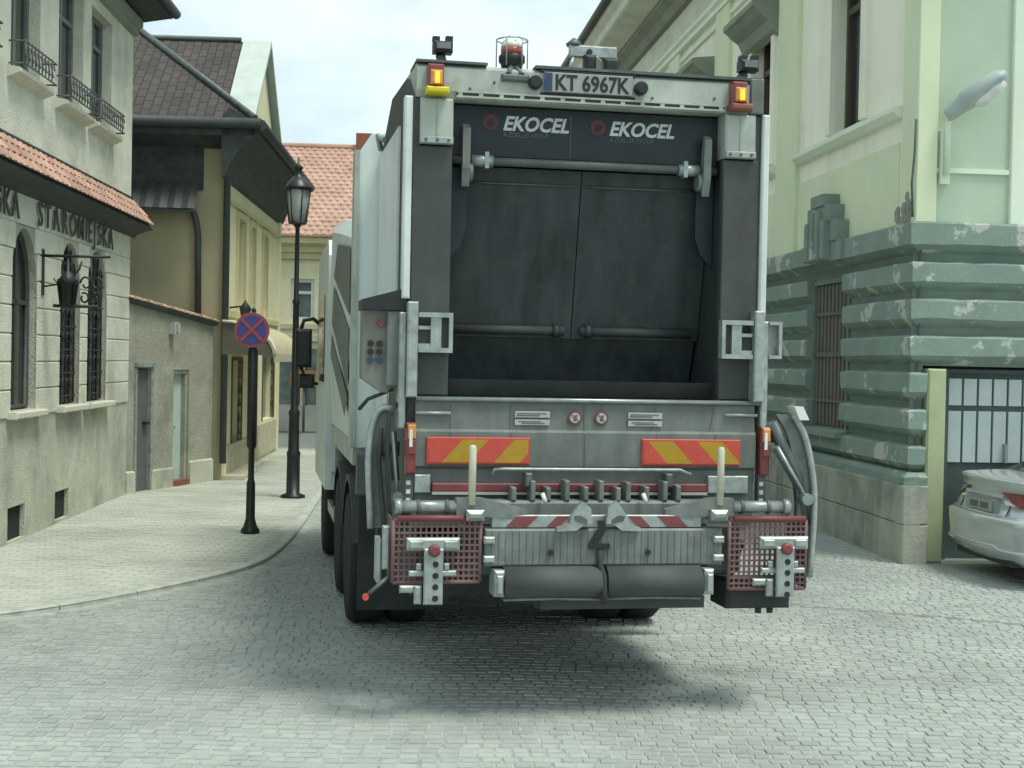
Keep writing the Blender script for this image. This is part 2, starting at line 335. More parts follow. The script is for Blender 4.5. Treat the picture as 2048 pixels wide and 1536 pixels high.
    def build(s, name, m, parent=None, loc=None, rz=None, fix=True):
        me = s.mesh(name, m)
        if fix:
            import bmesh
            bm = bmesh.new(); bm.from_mesh(me); bmesh.ops.recalc_face_normals(bm, faces=bm.faces); bm.to_mesh(me); bm.free()
        o = bpy.data.objects.new(name, me); COL.objects.link(o); o.parent = parent
        if loc is not None: o.location = loc
        if rz is not None: o.rotation_euler = (0, 0, rz)
        return o
def inst(src, parent, loc=None, rot=None, scale=None):
    o = src.copy(); COL.objects.link(o); o.parent = parent
    if loc is not None: o.location = loc
    if rot is not None: o.rotation_euler = rot
    if scale is not None: o.scale = scale
    return o
def tag(o, label=None, cat=None, group=None, kind=None):
    for k, v in (('label', label), ('category', cat), ('group', group), ('kind', kind)):
        if v: o[k] = v
    return o
def thing(name, label, cat, loc=(0, 0, 0), rz=0.0, group=None):
    o = bpy.data.objects.new(name, None); o.empty_display_size = .2; COL.objects.link(o)
    o.location = tuple(float(c) for c in loc); o.rotation_euler = (0, 0, rz); return tag(o, label, cat, group)
def text_mesh(name, txt, size, m, parent, loc, rot=(R(90), 0, 0), shear=0.0, bold=0.0, depth=.004, align='LEFT', width=None):
    cu = bpy.data.curves.new('tmp', 'FONT'); cu.body = txt; cu.size = size; cu.shear = shear; cu.offset = bold; cu.extrude = depth
    cu.align_x = align; cu.resolution_u = 3
    t = bpy.data.objects.new('tmp', cu); COL.objects.link(t)
    dg = bpy.context.evaluated_depsgraph_get(); me = bpy.data.meshes.new_from_object(t.evaluated_get(dg))
    bpy.data.objects.remove(t); bpy.data.curves.remove(cu)
    me.materials.clear(); me.materials.append(M[m]); me.name = name
    xs = [v.co.x for v in me.vertices]; w = (max(xs) - min(xs)) if xs else 0
    if width and w: 
        k = width / w
        for v in me.vertices: v.co.x = (v.co.x - min(xs)) * k
    o = bpy.data.objects.new(name, me); COL.objects.link(o); o.parent = parent; o.location = loc; o.rotation_euler = rot
    return o, (width or w)

def wall(mb, x0, x1, z0, z1, holes, y=0.0, depth=.25, back=True, seg=10):
    """Wall face at y with openings (xa, xb, za, zb, arch?) and their reveals going in to y+depth. An arch is a half ellipse of rise h."""
    xs = sorted({x0, x1, *[h[0] for h in holes], *[h[1] for h in holes]}); zs = sorted({z0, z1, *[h[2] for h in holes], *[h[3] for h in holes]})
    for i in range(len(xs)-1):
        for j in range(len(zs)-1):
            cx, cz = (xs[i]+xs[i+1])/2, (zs[j]+zs[j+1])/2
            if any(h[0] < cx < h[1] and h[2] < cz < h[3] for h in holes): continue
            mb.add([(xs[i], y, zs[j]), (xs[i+1], y, zs[j]), (xs[i+1], y, zs[j+1]), (xs[i], y, zs[j+1])], [(0, 1, 2, 3)])
    for h in holes:
        a, b, c, d = h[:4]; rise = h[4] if len(h) > 4 else 0
        zt = d - rise
        pts = [(a, c), (b, c), (b, zt)]
        if rise:
            cx, rx = (a+b)/2, (b-a)/2
            arc = [(cx + rx*math.cos(math.pi*k/seg), zt + rise*math.sin(math.pi*k/seg)) for k in range(seg+1)]
            pts += arc[1:]
            h2 = seg//2
            for k in range(h2):
                mb.add([(b, y, d), (arc[k+1][0], y, arc[k+1][1]), (arc[k][0], y, arc[k][1])], [(0, 1, 2)])
                q = seg-k
                mb.add([(a, y, d), (arc[q][0], y, arc[q][1]), (arc[q-1][0], y, arc[q-1][1])], [(0, 1, 2)])
        else: pts += [(a, d)]
        n = len(pts)
        for k in range(n):
            p, q = pts[k], pts[(k+1) % n]
            mb.add([(p[0], y, p[1]), (q[0], y, q[1]), (q[0], y+depth, q[1]), (p[0], y+depth, p[1])], [(0, 1, 2, 3)])
    return mb

# ================================================================== GROUND
g = MB().add([(-300, -60, -.05), (300, -60, -.05), (300, 600, -.05), (-300, 600, -.05)], [(0, 1, 2, 3)]).build('ground', 'asphalt'); tag(g, kind='structure')
KERB = [(-9.0, 7.6), (-6.2, 8.8), (-4.6, 9.75), (-3.79, 10.32), (-3.25, 11.03), (-2.7, 12.09), (-2.40, 13.02), (-2.33, 14.04), (-2.40, 15.9), (-2.64, 19.26), (-2.9, 23.0), (-3.2, 27.0), (-3.35, 29.2)]
def smooth_path(P, n):
    P = np.array(P, float); d = np.r_[0, np.cumsum(np.linalg.norm(np.diff(P, axis=0), axis=1))]
    T = np.vstack([2*P[0]-P[1], P, 2*P[-1]-P[-2]]); out = []
    for i in range(len(P)-1):
        p0, p1, p2, p3 = T[i], T[i+1], T[i+2], T[i+3]
        for t in np.linspace(0, 1, n, endpoint=False):
            out.append(.5*((2*p1)+(-p0+p2)*t+(2*p0-5*p1+4*p2-p3)*t*t+(-p0+3*p1-3*p2+p3)*t**3))
    out.append(P[-1]); return np.array(out)
kc = smooth_path(KERB, 8)
def left_of_kerb(x, y): return x < np.interp(y, kc[:, 1], kc[:, 0])
# road bed with the far paving pattern
rb = MB().add([(-40, -5, -.022), (40, -5, -.022), (40, 30.5, -.022), (-40, 30.5, -.022)], [(0, 1, 2, 3)]).build('road', 'road_far'); tag(rb, kind='structure')
jb = MB().add([(-9, 5.0, -.005), (14, 5.0, -.005), (14, 25.0, -.005), (-9, 25.0, -.005)], [(0, 1, 2, 3)]).build('joint_bed', 'joint', rb)
RO = (4.12, 14.25); FR = Frame(RO, (.095, -1)); FF = Frame(RO, (math.cos(R(6)), math.sin(R(6))))
def right_wall_x(y): return RO[0] - .095*(y-RO[1])
def sett_verts(cx, cy, hx, hy, z, a):
    ca, sa = math.cos(a), math.sin(a); c = .16
    ins = min(hx, hy) * c * .8
    pts = []
    for (sx, sy, hz, k) in [(-1,-1,0,0),(1,-1,0,0),(1,1,0,0),(-1,1,0,0),(-1,-1,1,1),(1,-1,1,1),(1,1,1,1),(-1,1,1,1)]:
        x, y = sx*(hx-ins*k), sy*(hy-ins*k)
        pts.append((cx+x*ca-y*sa, cy+x*sa+y*ca, z if hz else -.02))
    return pts
SF = [(4,5,6,7),(0,1,5,4),(1,2,6,5),(2,3,7,6),(3,0,4,7)]
setts = []
gutter = lambda x: 11.86 - .41*(x-1.7)
y = 5.4; row = 0
while y < 24.5:
    d = rng.uniform(.082, .090) if y < 15 else .095
    half = .37*y + 1.2
    x = -half + (0 if row % 2 else .048) + rng.uniform(-.02, .02)
    while x < half + .3:
        w = rng.uniform(.084, .112)
        cx = x + w/2; wob = .035*math.sin(cx*1.3+.4) + .02*math.sin(cx*3.1+row*.05)
        cy = y + wob
        if not left_of_kerb(cx-.14, cy) and cx < right_wall_x(cy) + (6 if cy < 14 else -.1) and abs(cy - gutter(cx)) > .045*(cx > 1.2):
            setts.append((cx, cy, w/2-.0035, d/2-.0035, rng.normal(0, .0016), rng.normal(0, .025)))
        x += w
    y += d; row += 1
def px_of(p):
    dd = np.array(p)-CAM; z = dd @ fwd; return 1024+F_PX*(dd @ rgt)/z, 768-F_PX*(dd @ upv)/z
def vis(s_):
    x, y = px_of((s_[0], s_[1], 0)); return 0 < x < 2048 and 0 < y < 1545
order = sorted([i for i, s_ in enumerate(setts) if vis(s_)], key=lambda i: setts[i][1])[:300]
near = set(order)
protos = []
for k in range(6):
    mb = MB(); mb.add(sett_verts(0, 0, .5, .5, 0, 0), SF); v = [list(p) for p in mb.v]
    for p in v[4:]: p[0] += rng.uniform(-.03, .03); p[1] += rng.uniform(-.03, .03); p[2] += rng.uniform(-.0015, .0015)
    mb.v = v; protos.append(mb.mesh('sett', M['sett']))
for n, i in enumerate(order):
    cx, cy, hx, hy, z, a = setts[i]
    o = bpy.data.objects.new('sett', protos[n % 6]); COL.objects.link(o); o.parent = rb
    o.location = (cx, cy, z); o.rotation_euler = (0, 0, a); o.scale = (2*hx, 2*hy, 1)
mb = MB()
for i, s_ in enumerate(setts):
    if i not in near: mb.add(sett_verts(*s_), SF)
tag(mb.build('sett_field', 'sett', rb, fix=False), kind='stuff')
MB().add([(1.25, gutter(1.25)-.05, -.003), (7.5, gutter(7.5)-.05, -.003), (7.5, gutter(7.5)+.045, -.003), (1.25, gutter(1.25)+.045, -.003)], [(0, 1, 2, 3)]).build('drain_joint', 'gutter_dirt', rb)
# pavement on the left with kerb stones
PZ = .035
outer = [(p[0], p[1]) for p in kc if p[1] < 29.3]
pav = MB().add([(x, y, PZ-.007) for x, y in outer] + [(-14, 29.2, PZ-.007), (-14, 7.6, PZ-.007)], [tuple(range(len(outer)+2))]).build('pavement', 'joint_pale'); tag(pav, kind='structure')
mb = MB(); y = 8.3; row = 0
while y < 29.2:
    x = -6.4 + (.1 if row % 2 else 0)
    while x < -2.0:
        cx, cy = x+.1, y
        if cx + .22 < np.interp(cy, kc[:, 1], kc[:, 0]):
            mb.add([(p[0], p[1], p[2]+PZ) for p in sett_verts(cx, cy, .0965, .0465, rng.normal(0, .0012), rng.normal(0, .006))], SF)
        x += .2
    y += .1; row += 1
tag(mb.build('paver_field', 'slab', pav, fix=False), kind='stuff')
# kerb stones
d = np.r_[0, np.cumsum(np.linalg.norm(np.diff(kc, axis=0), axis=1))]
L_ = d[-1]; t = 0.0
while t < L_ - .3:
    t1 = min(t + .8, L_); ss = np.linspace(t+.006, t1-.006, 4)
    X = np.interp(ss, d, kc[:, 0]); Y = np.interp(ss, d, kc[:, 1])
    rings = []
    for k in range(4):
        a = max(k-1, 0); b = min(k+1, 3); tx, ty = X[b]-X[a], Y[b]-Y[a]; l = math.hypot(tx, ty); nx, ny = -ty/l, tx/l
        rings.append([(X[k], Y[k], -.03), (X[k]+nx*.004, Y[k]+ny*.004, PZ-.008), (X[k]+nx*.014, Y[k]+ny*.014, PZ+.002), (X[k]+nx*.09, Y[k]+ny*.09, PZ+.002), (X[k]+nx*.09, Y[k]+ny*.09, -.03)])
    MB().loft(rings, smooth=False).build('kerb_stone', 'kerb', pav)
    t = t1

# ================================================================== LEFT HOUSE
FL = Frame((-5.03, 13.65), (-.052, 1))
lh = thing('corner_house', 'cream roughcast house with clay tile strip, arched windows and dark lettering', 'house', FL.o, FL.rz)
S0, S1 = -5.2, 5.55
ARCH = [(.30, 1.20, 1.38, 3.27, .62), (2.08, 2.98, 1.38, 3.27, .62), (3.30, 4.30, 1.38, 3.27, .62), (-1.6, -.6, 1.38, 3.27, .62), (-3.4, -2.5, 1.38, 3.27, .62)]
UPW = [(.14, 1.14, 4.82, 6.22), (1.85, 2.90, 4.82, 6.22), (3.28, 4.32, 4.82, 6.22), (-1.7, -.7, 4.82, 6.22), (-3.4, -2.4, 4.82, 6.22)]
VENT = [(.30, .88, .05, .40), (2.02, 2.60, .07, .40)]
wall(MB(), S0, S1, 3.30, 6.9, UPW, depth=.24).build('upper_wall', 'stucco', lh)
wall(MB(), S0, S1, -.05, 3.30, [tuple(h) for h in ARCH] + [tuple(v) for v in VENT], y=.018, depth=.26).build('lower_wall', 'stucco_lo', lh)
mb = MB(); mb.add([(S1, .018, -.05), (S1, 7, -.05), (S1, 7, 6.9), (S1, .018, 6.9)], [(0, 1, 2, 3)]); mb.add([(S1, 0, 3.3), (S1, .018, 3.3), (S1, .018, 6.9), (S1, 0, 6.9)], [(0, 1, 2, 3)])
mb.add([(S0, 0, -.05), (S0, 7, -.05), (S0, 7, 6.9), (S0, 0, 6.9)], [(0, 1, 2, 3)]); mb.build('side_wall', 'stucco', lh)
# rendered courses with open joints
def sub_intervals(a, b, cuts):
    out = []; p = a
    for c0, c1 in sorted(cuts):
        if c1 <= p or c0 >= b: continue
        if c0 > p: out.append((p, c0))
        p = max(p, c1)
    if p < b: out.append((p, b))
    return out
zc = 1.315
while zc < 3.29:
    z1 = min(zc + .276, 3.30)
    for j, (a, b) in enumerate(sub_intervals(S0, S1 + .012, [])):
        cuts = []
        for (xa, xb, za, zb, rise) in ARCH:
            zt = zb - rise; rx = (xb-xa)/2; cxx = (xa+xb)/2
            if zc < zt: hw = rx
            elif zc < zb: hw = rx*math.sqrt(max(0, 1-((zc-zt)/rise)**2))
            else: hw = 0
            if hw > 0 and z1 > za: cuts.append((cxx-hw-.0, cxx+hw+.0))
        for (p, q) in sub_intervals(a, b, cuts): MB().bbox(p, q, 0.0, .03, zc, z1, .010).build('stone_course', 'stucco', lh)
    zc += .2865
# tile strip between the storeys
TZ0, TZ1, TP = 3.76, 4.12, .30
mb = MB(); mb.prism_x([(0, 3.60), (-.05, 3.66), (-TP+.03, TZ0-.03), (0, TZ1)], S0, S1+.25); mb.build('tile_strip_soffit', 'soffit', lh)
ang = math.atan2(TZ1-TZ0, TP); slen = math.hypot(TP, TZ1-TZ0)
tm = MB(); tw_, tl_ = .172, slen/3+.03
tm.loft([[( -tw_/2, 0, 0), (-tw_/2*.5, 0, .012), (0, 0, .017), (tw_/2*.5, 0, .012), (tw_/2, 0, 0), (0, 0, -.006)],
         [( -tw_/2, tl_, 0), (-tw_/2*.5, tl_, .012), (0, tl_, .017), (tw_/2*.5, tl_, .012), (tw_/2, tl_, 0), (0, tl_, -.006)]], smooth=False)
tile_me = tm.mesh('roof_tile', M['tile'])
for rr in range(3):
    x = S0 + .1 + (.09 if rr % 2 else 0)
    while x < S1 + .2:
        o = bpy.data.objects.new('roof_tile', tile_me); COL.objects.link(o); o.parent = lh
        f = rr/3; o.location = (x, -TP + TP*f + rng.normal(0, .002), TZ0 + (TZ1-TZ0)*f + .012)
        o.rotation_euler = (ang - .05 + rng.normal(0, .01), 0, rng.normal(0, .012)); x += .178
mb = MB().tube([(S0, -.01, TZ1+.01), (S1+.02, -.01, TZ1+.01)], .022, 8); mb.build('tile_strip_flashing', 'zinc_dark', lh)
# lettering under the tile strip
x = -.34
for ch in 'SKA':
    o, w = text_mesh('letter', ch, .37, 'letter', lh, (x, -.03, 3.335), bold=.002, depth=.008); x += max(w, .12)*1.0 + .06
x = 1.06
txt = 'STAROMIEJSKA'
wid = []
for ch in txt:
    o, w = text_mesh('letter', ch, .37, 'letter', lh, (0, -.03, 3.335), bold=.002, depth=.008); wid.append((o, w))
k = (3.36 - sum(w for _, w in wid)) / (len(txt) - 1)
for o, w in wid: o.location.x = x; x += w + k
# arched windows
def arch_pts(a, b, c, d, rise, seg=12):
    cx, rx, zt = (a+b)/2, (b-a)/2, d-rise
    return [(a, c), (b, c)] + [(cx+rx*math.cos(math.pi*k/seg), zt+rise*math.sin(math.pi*k/seg)) for k in range(seg+1)]
for i, h in enumerate(ARCH):
    a, b, c, d_, rise = h
    w = MB().prism_y(arch_pts(a, b, c, d_, rise), .135, .155).build('window', 'glass', lh)
    fm = MB(); path = [(p[0], .12, p[1]) for p in arch_pts(a+.03, b-.03, c+.03, d_-.03, rise)]; fm.tube(path + [path[0]], .035, 6, cap=False)
    fm.box((a+b)/2-.03, (a+b)/2+.03, .10, .134, c, d_-.02); fm.box(a, b, .10, .134, c+1.10, c+1.15); fm.build('frame', 'frame_dark', w)
    MB().bbox(a-.10, b+.10, -.10, .05, c-.075, c-.005, .012).build('sill', 'sill', lh)
    if i in (1, 2):
        gm = MB()
        n = 5
        for k in range(n):
            xx = a+.09+(b-a-.18)*k/(n-1); top = (d_-rise) + rise*math.sqrt(max(0, 1-((xx-(a+b)/2)/((b-a)/2))**2)) - .03
            gm.tube([(xx, .06, c+.02), (xx, .06, top)], .011, 6)
        for zz in np.arange(c+.10, d_-.35, .27):
            gm.tube([(a+.02, .06, zz), (b-.02, .06, zz)], .010, 6)
            for k in range(n-1):
                x0 = a+.09+(b-a-.18)*k/(n-1); st = (b-a-.18)/(n-1)
                cx_, cz_ = x0+st/2, zz+.135
                gm.tube([(cx_+st*.42*math.cos(t)*(1-.045*j),   .055, cz_+.085*math.sin(t)*(1-.045*j)) for j, t in enumerate(np.linspace(0, 4.6, 11))], .009, 5)
        gm.build('grille', 'iron', w)
for v in VENT: MB().box(v[0], v[1], .07, .09, v[2], v[3]).build('cellar_vent', 'vent', lh)
mb = MB()
# upper windows
for (a, b, c, d_) in UPW:
    w = MB().box(a+.01, b-.01, .155, .175, c, d_).build('upper_window', 'glass', lh)
    fm = MB()
    for (p, q, r_, s_) in ((a, a+.07, c, d_), (b-.07, b, c, d_), (a+.07, b-.07, c, c+.07), (a+.07, b-.07, d_-.07, d_), ((a+b)/2-.04, (a+b)/2+.04, c+.07, d_-.07)): fm.box(p, q, .12, .165, r_, s_)
    fm.box(a+.07, (a+b)/2-.04, .12, .165, c+1.0, c+1.05); fm.box((a+b)/2+.04, b-.07, .12, .165, c+1.0, c+1.05)
    fm.build('frame', 'frame_grey', w)
    MB().prism_x([(.02, c-.005), (-.13, c-.03), (-.13, c-.07), (.0, c-.13)], a-.12, b+.12).build('upper_sill', 'sill', lh)
    # low wrought iron flower guard
    gm = MB(); za, zb = c+.02, c+.24
    for zz in (za, zb): gm.tube([(a-.06, .0, zz), (a-.06, -.16, zz), (b+.06, -.16, zz), (b+.06, .0, zz)], .010, 6)
    xx = a-.06
    while xx < b+.0:
        gm.tube([(xx+.055+.05*math.cos(t)*(1-.05*j), -.16, (za+zb)/2+.085*math.sin(t)*(1-.05*j)) for j, t in enumerate(np.linspace(.3, 5.3, 10))], .008, 5)
        gm.tube([(xx, -.16, za), (xx, -.16, zb+.02)], .007, 5); xx += .118
    gm.build('flower_guard', 'iron_gray', lh)
# cornice and eaves
MB().prism_x([(0, 6.36), (-.06, 6.38), (-.06, 6.46), (-.12, 6.50), (-.12, 6.58), (.05, 6.62), (.05, 6.36)], S0, S1+.05).build('cornice', 'corn_dark', lh)
MB().prism_x([(.05, 6.62), (-.42, 6.70), (-.46, 6.70), (-.46, 6.83), (-.40, 6.86), (3.6, 8.6), (7.2, 6.86), (.05, 6.75)], S0-.3, S1+.35).build('roof', 'soffit', lh)
MB().tube([(S0-.3, -.50, 6.78), (S1+.4, -.50, 6.78)], .07, 10).build('gutter', 'zinc_dark', lh)
# hanging iron sign between the two grilled windows
px_, pz_ = FL.at(160, 550, -.40)
sg = thing('hanging_iron_sign', 'ornate black wrought iron sign hanging on a bracket between the arched windows', 'sign', FL.world(px_, 0, 0), FL.rz)
MB().tube([(0, .02, 3.03), (0, -.72, 3.03)], .016, 8).tube([(0, .0, 2.70)] + [(0, -.42*math.sin(t), 2.70+.30*(1-math.cos(t))) for t in np.linspace(.1, 1.5, 6)], .011, 6).box(-.04, .04, -.012, .03, 2.6, 3.1).build('bracket', 'iron', sg)
mb = MB()
mb.lathe([(.02, -.21), (.07, -.20), (.10, .03), (.125, .04), (.06, .13), (.02, .17), (.012, .32)], (0, -.27), 6, 'z', 2.70)
for k in range(6):
    a = k*math.pi/3; mb.tube([(.078*math.cos(a), -.27+.078*math.sin(a), 2.50), (.108*math.cos(a), -.27+.108*math.sin(a), 2.73), (.15*math.cos(a), -.27+.15*math.sin(a), 2.78)], .009, 5)
for s_ in (-1, 1):
    mb.tube([(0, -.52+s_*(.055+.06*math.cos(t)*(1-.03*j)), 2.74+.075*math.sin(t)*(1-.03*j)) for j, t in enumerate(np.linspace(0, 6.0, 16))], .012, 6)
    mb.tube([(0, -.50+s_*(.05+.05*math.cos(t)*(1-.03*j)), 2.58+.06*math.sin(t)*(1-.03*j)) for j, t in enumerate(np.linspace(1, 7.0, 14))], .012, 6)
mb.tube([(0, -.52, 2.50), (0, -.52, 3.02)], .012, 6).tube([(0, -.60, 2.49), (0, -.12, 2.49)], .018, 6)
mb.build('emblem', 'iron', sg)

# ================================================================== GARDEN WALL with doors
A_ = FL.world(5.56, .03); B_ = np.array([-4.66, 21.55, 0])
FG = Frame(A_[:2], (B_-A_)[:2]); LG = float(np.linalg.norm((B_-A_)[:2]))
gw = thing('garden_wall', 'grey plastered yard wall with a clay tile coping and two doors', 'wall', A_, FG.rz)
zt = lambda x: 2.74 - .25*x/LG
D1 = (FG.at(268, 900)[0], FG.at(300, 900)[0]); D2 = (FG.at(345, 900)[0], FG.at(376, 900)[0])
mb = MB(); xs = [0, D1[0], D1[1], D2[0], D2[1], LG]
for i in range(5):
    a, b = xs[i], xs[i+1]; zb = -.05 if i % 2 == 0 else (1.78 if i == 1 else 1.76)
    mb.add([(a, 0, zb), (b, 0, zb), (b, 0, zt(b)), (a, 0, zt(a)), (a, .3, zb), (b, .3, zb), (b, .3, zt(b)), (a, .3, zt(a))], [(0,1,2,3),(4,7,6,5),(0,4,5,1),(3,2,6,7),(0,3,7,4),(1,5,6,2)])
mb.build('wall_face', 'wall_grey', gw)
MB().prism_x([(-.03, -.04), (-.03, .32), (0.02, .36), (0.02, -.04)], 0, D1[0]-.01).prism_x([(-.03, -.04), (-.03, .30), (.02, .34), (.02, -.04)], D1[1]+.01, D2[0]-.01).prism_x([(-.035, -.04), (-.035, .36), (.02, .40), (.02, -.04)], D2[1]+.01, LG).build('wall_base', 'stucco_lo', gw)
x = .05; tang = math.atan2(-.25, LG)
while x < LG - .02:
    m_ = MB().loft([[(-.085, -.20, -.05), (-.045, -.20, -.03), (0, -.20, -.022), (.045, -.20, -.03), (.085, -.20, -.05), (0, -.2, -.06)],
                    [(-.085, .2, .05), (-.045, .2, .07), (0, .2, .078), (.045, .2, .07), (.085, .2, .05), (0, .2, .04)]], smooth=False).build('coping_tile', 'tile', gw)
    m_.location = (x, .10, zt(x)+.07); m_.rotation_euler = (0, -tang, 0); x += .168
MB().add([(0, -.06, zt(0)-.05), (LG, -.06, zt(LG)-.05), (LG, .34, zt(LG)-.05), (0, .34, zt(0)-.05), (0, -.1, zt(0)+.02), (LG, -.1, zt(LG)+.02), (LG, .34, zt(LG)+.10), (0, .34, zt(0)+.10)], [(0,3,2,1),(4,5,6,7),(0,1,5,4),(1,2,6,5),(2,3,7,6),(3,0,4,7)]).build('coping_bed', 'soffit', gw)
dr = MB().box(D1[0]+.03, D1[1]-.03, .04, .09, .0, 1.76).build('steel_door', 'door_grey', gw)
MB().box(D1[0]-.02, D1[0]+.03, -.025, .06, 0, 1.78).box(D1[1]-.03, D1[1]+.04, -.025, .06, 0, 1.80).box(D1[0]-.02, D1[1]+.04, -.06, .06, 1.80, 1.86).build('frame', 'galv', dr)
MB().box(D1[1]-.16, D1[1]-.06, -.03, .04, .98, 1.02).build('handle', 'iron', dr)
dr = MB().box(D2[0]+.05, D2[1]-.06, .10, .15, .12, 1.70).build('mint_door', 'door_mint', gw)
MB().box(D2[0], D2[0]+.05, .03, .16, 0, 1.74).box(D2[1]-.06, D2[1], .03, .16, 0, 1.74).box(D2[0], D2[1], .02, .16, 1.705, 1.76).build('frame', 'wall_grey', dr)
MB().box(D2[0]+.08, D2[0]+.18, .06, .10, .88, .92).build('handle', 'galv', dr)
MB().box(D2[0]-.02, D2[1]+.0, -.04, .2, -.02, .12).build('door_step', 'rust', gw)
lx = FG.at(342, 640)[0]
MB().box(lx-.06, lx+.06, -.10, 0, 2.28, 2.46).box(lx-.03, lx+.03, -.14, -.1, 2.30, 2.44).build('flood_light', 'sticker', gw)

# ================================================================== YELLOW HOUSE
YA = np.array([-4.52, 21.65]); YB = np.array([-4.86, 28.6])
FY = Frame(YA, YB-YA); LY = float(np.linalg.norm(YB-YA))
yh = thing('yellow_house', 'yellow rendered house with a dark hipped roof and a pale metal clad gable', 'house', (YA[0], YA[1], 0), FY.rz)
WZ = 4.72
win_y = []
for (xa, xb, yt, yb) in ((474, 488, 428, 598), (500, 508, 452, 604), (525, 533, 472, 606)):
    s0, s1 = FY.at(xa, 520)[0], FY.at(xb, 520)[0]; win_y.append((s0, s1, 2.82, 4.25))
shop_holes = [(FY.at(462, 850)[0], FY.at(481, 850)[0], .12, 1.90), (FY.at(524, 800)[0], FY.at(546, 800)[0], .75, 1.95)]
wall(MB(), 0, LY, -.05, WZ, win_y + shop_holes, depth=.22).build('street_wall', 'yellow', yh)
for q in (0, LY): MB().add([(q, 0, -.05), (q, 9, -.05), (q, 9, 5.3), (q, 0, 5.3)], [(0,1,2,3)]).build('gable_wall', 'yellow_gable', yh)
for (a, b, c, d_) in win_y:
    w = MB().box(a, b, .16, .19, c, d_).build('window', 'glass', yh)
    MB().box(a, a+.05, .12, .17, c, d_).box(b-.05, b, .12, .17, c, d_).box((a+b)/2-.03, (a+b)/2+.03, .12, .17, c, d_).build('frame', 'brown', w)
    MB().box(a-.12, a-.003, -.035, 0, c-.1, d_+.12).box(b+.003, b+.12, -.035, 0, c-.1, d_+.12).box(a-.003, b+.003, -.035, 0, d_+.003, d_+.12).build('surround', 'ochre', yh)
for i, (a, b, c, d_) in enumerate(shop_holes):
    w = MB().box(a, b, .15, .18, c, d_).build(('shop_door', 'shop_window')[i], ('brown', 'glass')[i], yh)
    MB().box(a-.06, a, -.02, .06, c, d_+.06).box(b, b+.06, -.02, .06, c, d_+.06).box(a, b, -.02, .06, d_, d_+.06).build('frame', 'brown', w)
MB().box(.12, LY*.42, -.03, 0, .1, .55).box(LY*.50, LY, -.03, 0, .1, .70).build('stone_base', 'stone_beige', yh)
MB().box(.0, 1.6, -.35, 0, 0, .10).box(1.7, 3.1, -.25, 0, 0, .10).build('door_step', 'stone_beige', yh)
for a, b in ((.02, .16), (LY-.25, LY+.02)): MB().box(a, b, -.05, .02, .0, WZ).build('corner_pilaster', 'yellow', yh)
MB().box(0, LY, -.04, 0, 2.60, 2.70).box(0, LY, -.05, 0, 4.40, 4.46).build('string_course', 'ochre', yh)
# cove under the eaves and the gutter
cove = [(0, WZ-.02), (-.06, WZ+.02), (-.14, WZ+.22), (-.30, WZ+.45), (-.48, WZ+.60), (-.56, WZ+.62), (-.56, WZ+.80), (-.1, WZ+1.05), (0, WZ+.9)]
MB().prism_x(cove, -.5, LY+.2).build('eaves_cove', 'soffit', yh)
MB().tube([(-.55, -.60, WZ+.78), (LY+.3, -.60, WZ+.78)], .085, 10).build('gutter', 'zinc_dark', yh)
MB().tube([(-.55, -.60, WZ+.80), (-.55, 8, WZ+.80)], .085, 10).build('gutter', 'zinc_dark', yh)
MB().prism_y([(-.5, WZ+.62), (0, WZ-.02+.5), (0, WZ+.95), (-.5, WZ+.8)], -.5, 8).build('end_eaves', 'soffit', yh)
# hipped roof: end slope faces the camera; the cross gable carries a pale metal verge
EZ = WZ+.86; SL = .80; e0, y0 = -.5, -.5
HR = 3.35
mb = MB().add([(e0, y0, EZ), (e0, 9, EZ), (e0+HR, 9, EZ+SL*HR), (e0+HR, y0+HR, EZ+SL*HR)], [(0, 1, 2, 3)])
mb.add([(e0, y0, EZ), (e0+HR, y0+HR, EZ+SL*HR), (LY+.3, y0+HR, EZ+SL*HR), (LY+.3, y0, EZ)], [(0, 1, 2, 3)])
mb.build('hip_roof', 'shingle', yh)
MB().tube([(e0, y0, EZ+.03), (e0+HR, y0+HR, EZ+SL*HR+.03)], .055, 8).build('hip_capping', 'steel_dark', yh)
GC = 3.35; GH = 2.45; GZ = EZ-.05; RZ = 7.62; gx0, gx1 = GC-GH, GC+GH; gy = -.10
mb = MB(); th = .05
for s_, xe in ((-1, gx0), (1, gx1)):
    mb.add([(xe, gy+.34, GZ), (xe, 7, GZ), (GC, 7, RZ), (GC, gy+.34, RZ)], [(0, 1, 2, 3)])
mb.build('cross_roof', 'shingle', yh)
mb = MB()
for xe in (gx0-.05, gx1+.05):
    mb.add([(xe, gy-.14, GZ-.03), (xe, gy+.36, GZ-.03), (GC, gy+.36, RZ+.03), (GC, gy-.14, RZ+.03), (xe, gy-.14, GZ-.13), (xe, gy+.36, GZ-.13), (GC, gy+.36, RZ-.07), (GC, gy-.14, RZ-.07)],
           [(0,1,2,3),(4,7,6,5),(0,4,5,1),(3,2,6,7),(0,3,7,4),(1,5,6,2)])
mb.build('gable_verge', 'zinc', yh)
MB().prism_y([(gx0+.15, GZ-.1), (gx1-.15, GZ-.1), (GC, RZ-.15)], gy, gy+.12).build('street_gable', 'yellow', yh)
MB().tube([(GC, gy+.4, RZ+.03), (GC, 7, RZ+.03)], .05, 8).build('ridge_capping', 'steel_dark', yh)
